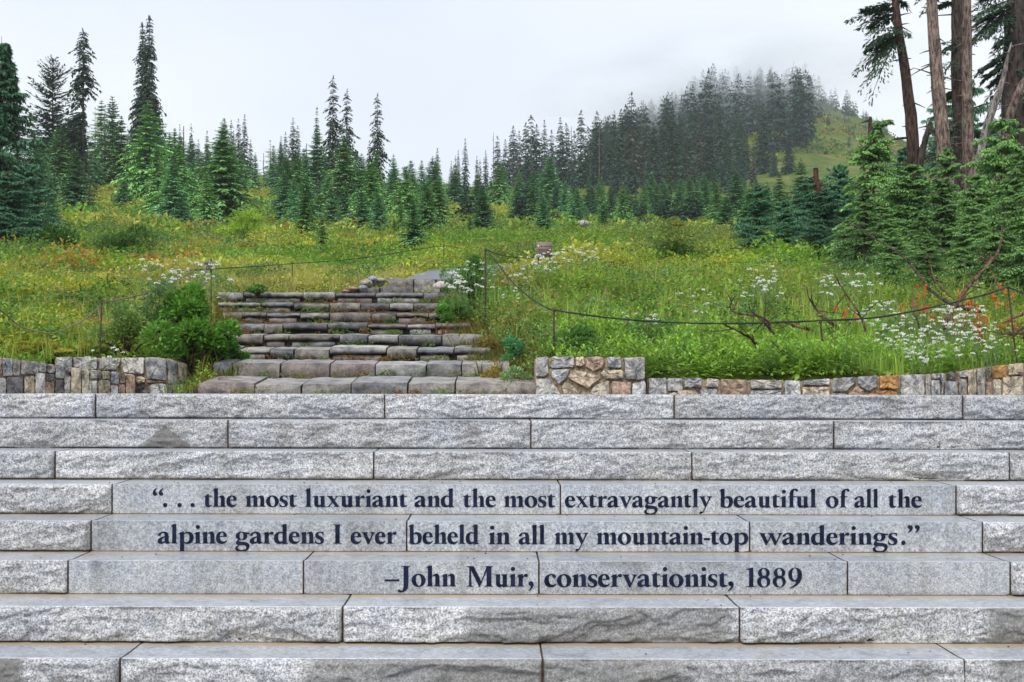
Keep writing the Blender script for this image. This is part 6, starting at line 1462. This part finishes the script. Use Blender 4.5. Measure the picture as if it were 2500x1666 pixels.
def arrow(px, py, dx, dy, s_):
    p = P(px, py, sd); k = s_ * sd / F; e = np.array([dx, 0, dy]); n_ = np.array([-dy, 0, dx]); p[1] = sd - .003
    mb.add([p + e * k, p + n_ * k * .8, p - n_ * k * .8], [[0, 1, 2]]); mb.add([p + n_ * k * .25, p - n_ * k * .25, p - e * k - n_ * k * .25, p - e * k + n_ * k * .25], [[0, 1, 2, 3]])
arrow(1313.5, 600.5, 0, 1, 3); arrow(1342, 610, 1, 0, 2.6)
add_child(link('arrows', mb.mesh('arrows', M_WHITE)), so)
# boulder in the meadow
mb = MB(); c = P(1424, 547, 50); r_ = np.random.default_rng(2); U = np.linspace(0, 2 * math.pi, 19)[:-1]; pts = []
for v in np.linspace(-1, 1, 8):
    rr = math.sqrt(max(0, 1 - v * v * .92))
    for u in U: pts.append((c[0] + .24 * rr * math.cos(u) * r_.uniform(.93, 1.07), c[1] + .2 * rr * math.sin(u), c[2] + .14 * v * r_.uniform(.9, 1.1)))
f = [[a * 18 + b, a * 18 + (b + 1) % 18, (a + 1) * 18 + (b + 1) % 18, (a + 1) * 18 + b] for a in range(7) for b in range(18)]
mb.add(pts, f, (.34, .33, .32)); mb.f.append(np.array([[126 + j for j in range(18)]])); mb.m.append(np.zeros(1))
tag(link('boulder', mb.mesh('boulder', M_STONE, True)), 'rounded grey boulder lying in the far meadow', 'rock')
mb = MB(); n = 90
for i in range(n):
    r1 = rv.integers(3, 9); x = rv.uniform(-2.3, 2.6); yb = ROWD[r1] + rv.uniform(.05, .33); s_ = rv.uniform(.003, .008); zz_ = ROWZ[r1] + .001
    a = rv.uniform(0, 3, 5) ; k5 = [(x + s_ * math.cos(t * 1.2566 + a[0]), yb + s_ * math.sin(t * 1.2566 + a[0]), zz_) for t in range(5)] + [(x, yb, zz_ + s_ * .7)]
    mb.add(k5, [[j, (j + 1) % 5, 5] for j in range(5)], (.06, .055, .05))
kind(link('grit', mb.mesh('grit', M_STONE)), 'stuff')

# ================================================================== mountain air
def volume(name, dens, color, verts, faces, smooth=False):
    m = bpy.data.materials.new(name); m.use_nodes = True; nt = m.node_tree.nodes; nt.clear()
    out = nt.new('ShaderNodeOutputMaterial'); v = nt.new('ShaderNodeVolumePrincipled'); v.inputs['Color'].default_value = (*color, 1); v.inputs['Density'].default_value = dens; v.inputs['Anisotropy'].default_value = .1
    m.node_tree.links.new(v.outputs[0], out.inputs['Volume'])
    mb = MB(); mb.add(verts, faces); o = link(name, mb.mesh(name, m)); o['kind'] = 'stuff'; return o
bx = [(x, y, z) for z in (-3.5, 150) for x, y in ((-950, -920), (950, -920), (950, 1450), (-950, 1450))]
volume('haze', .00034, (.86, .91, .98), bx, [[3, 2, 1, 0], [4, 5, 6, 7], [0, 1, 5, 4], [1, 2, 6, 5], [2, 3, 7, 6], [3, 0, 4, 7]])
def ball(n=20, m=12):
    v = []; f = []
    for i in range(m + 1):
        t = math.pi * i / m
        for j in range(n): p = 2 * math.pi * j / n; v.append((math.sin(t) * math.cos(p), math.sin(t) * math.sin(p), math.cos(t)))
    for i in range(m):
        for j in range(n): f.append([i * n + j, (i + 1) * n + j, (i + 1) * n + (j + 1) % n, i * n + (j + 1) % n])
    return v, f
v, f = ball(); mo = volume('mist', 0, (.9, .93, .98), v, f); c = P(1770, 205, 352); mo.location = c; mo.scale = (64, 36, 17); mo.rotation_euler = (0, R(-7), 0)
nt = mo.data.materials[0].node_tree; tcn = nt.nodes.new('ShaderNodeTexCoord'); vl = nt.nodes.new('ShaderNodeVectorMath'); vl.operation = 'LENGTH'; nt.links.new(tcn.outputs['Object'], vl.inputs[0])
mr = nt.nodes.new('ShaderNodeMapRange'); mr.inputs['From Min'].default_value = 1; mr.inputs['From Max'].default_value = .25; nt.links.new(vl.outputs['Value'], mr.inputs[0])
nn = nt.nodes.new('ShaderNodeTexNoise'); nn.inputs['Scale'].default_value = 2.4; nn.inputs['Detail'].default_value = 3; nt.links.new(tcn.outputs['Object'], nn.inputs['Vector'])
mr2 = nt.nodes.new('ShaderNodeMapRange'); mr2.inputs['From Min'].default_value = .42; mr2.inputs['From Max'].default_value = .62; mr2.inputs['To Max'].default_value = .055; nt.links.new(nn.outputs['Fac'], mr2.inputs[0])
mm = nt.nodes.new('ShaderNodeMath'); mm.operation = 'MULTIPLY'; nt.links.new(mr.outputs[0], mm.inputs[0]); nt.links.new(mr2.outputs[0], mm.inputs[1])
nt.links.new(mm.outputs[0], next(n for n in nt.nodes if n.type == 'PRINCIPLED_VOLUME').inputs['Density'])
sc.cycles.volume_max_steps = 64
# ---- every grouped tree gets words that single it out: the nearest landmark, the side and the count from it
LM = [(4, 'big edge fir'), (120, 'open crowned dark tree'), (190, 'tall sparse fir'), (337, 'tall twin spire'), (510, 'broad light hemlock'), (672, 'dark skyline cluster'), (764, 'tall close pair'), (866, 'lone ragged fir'), (948, 'forward fir above the stair'),
      (1108, 'fir at the meadow gap'), (1281, 'bright touching pair'), (1450, 'tallest pointed spire of the old stand'), (1594, 'tall broad spire of the old stand'), (1752, 'lone spire by the grassy gap'), (1862, 'dark fir clump with stumps')]
ORD = ['first', 'second', 'third', 'fourth', 'fifth', 'sixth', 'seventh', 'eighth', 'ninth', 'tenth', 'eleventh', 'twelfth', 'thirteenth', 'fourteenth', 'fifteenth', 'sixteenth', 'seventeenth', 'eighteenth', 'nineteenth', 'twentieth']
groups = {}
for o in sc.objects:
    if o.parent is None and o.get('group') and o.get('category') == 'tree': groups.setdefault((o['group'], o['label']), []).append(o)
for (g, lb), L in groups.items():
    if len(L) < 2: continue
    noun = {'young firs crowded on the left slope': 'young fir', 'dark spires of the old stand below the hill': 'dark narrow spire', 'young firs in the belt below the old stand': 'short belt fir',
            'young firs at the near edge of the belt on the right': 'green near belt fir', 'distant dark spires on the left and middle skyline': 'small distant dark spire', 'dead snags above the left stand': 'thin dead snag', 'dead snags below the hill': 'bare dead trunk'}.get(g, 'fir')
    cells = {}
    for o in L:
        px = (CX + o.location.x * F / o.location.y) / 1.0625; lm = min(LM, key=lambda m: abs(m[0] - px)); side = 'left' if px < lm[0] else 'right'
        row = ('back row' if o.location.y > 96 else 'middle row' if o.location.y > 77 else 'front row') if noun == 'young fir' else ''
        cells.setdefault((lm, side, row), []).append((abs(px - lm[0]), o))
    for (lm, side, row), M in cells.items():
        M.sort(key=lambda t: t[0])
        for i, (_, o) in enumerate(M): o['label'] = f"{ORD[min(i, 19)]} {row + ' ' if row else ''}{noun} {side} of the {lm[1]}"
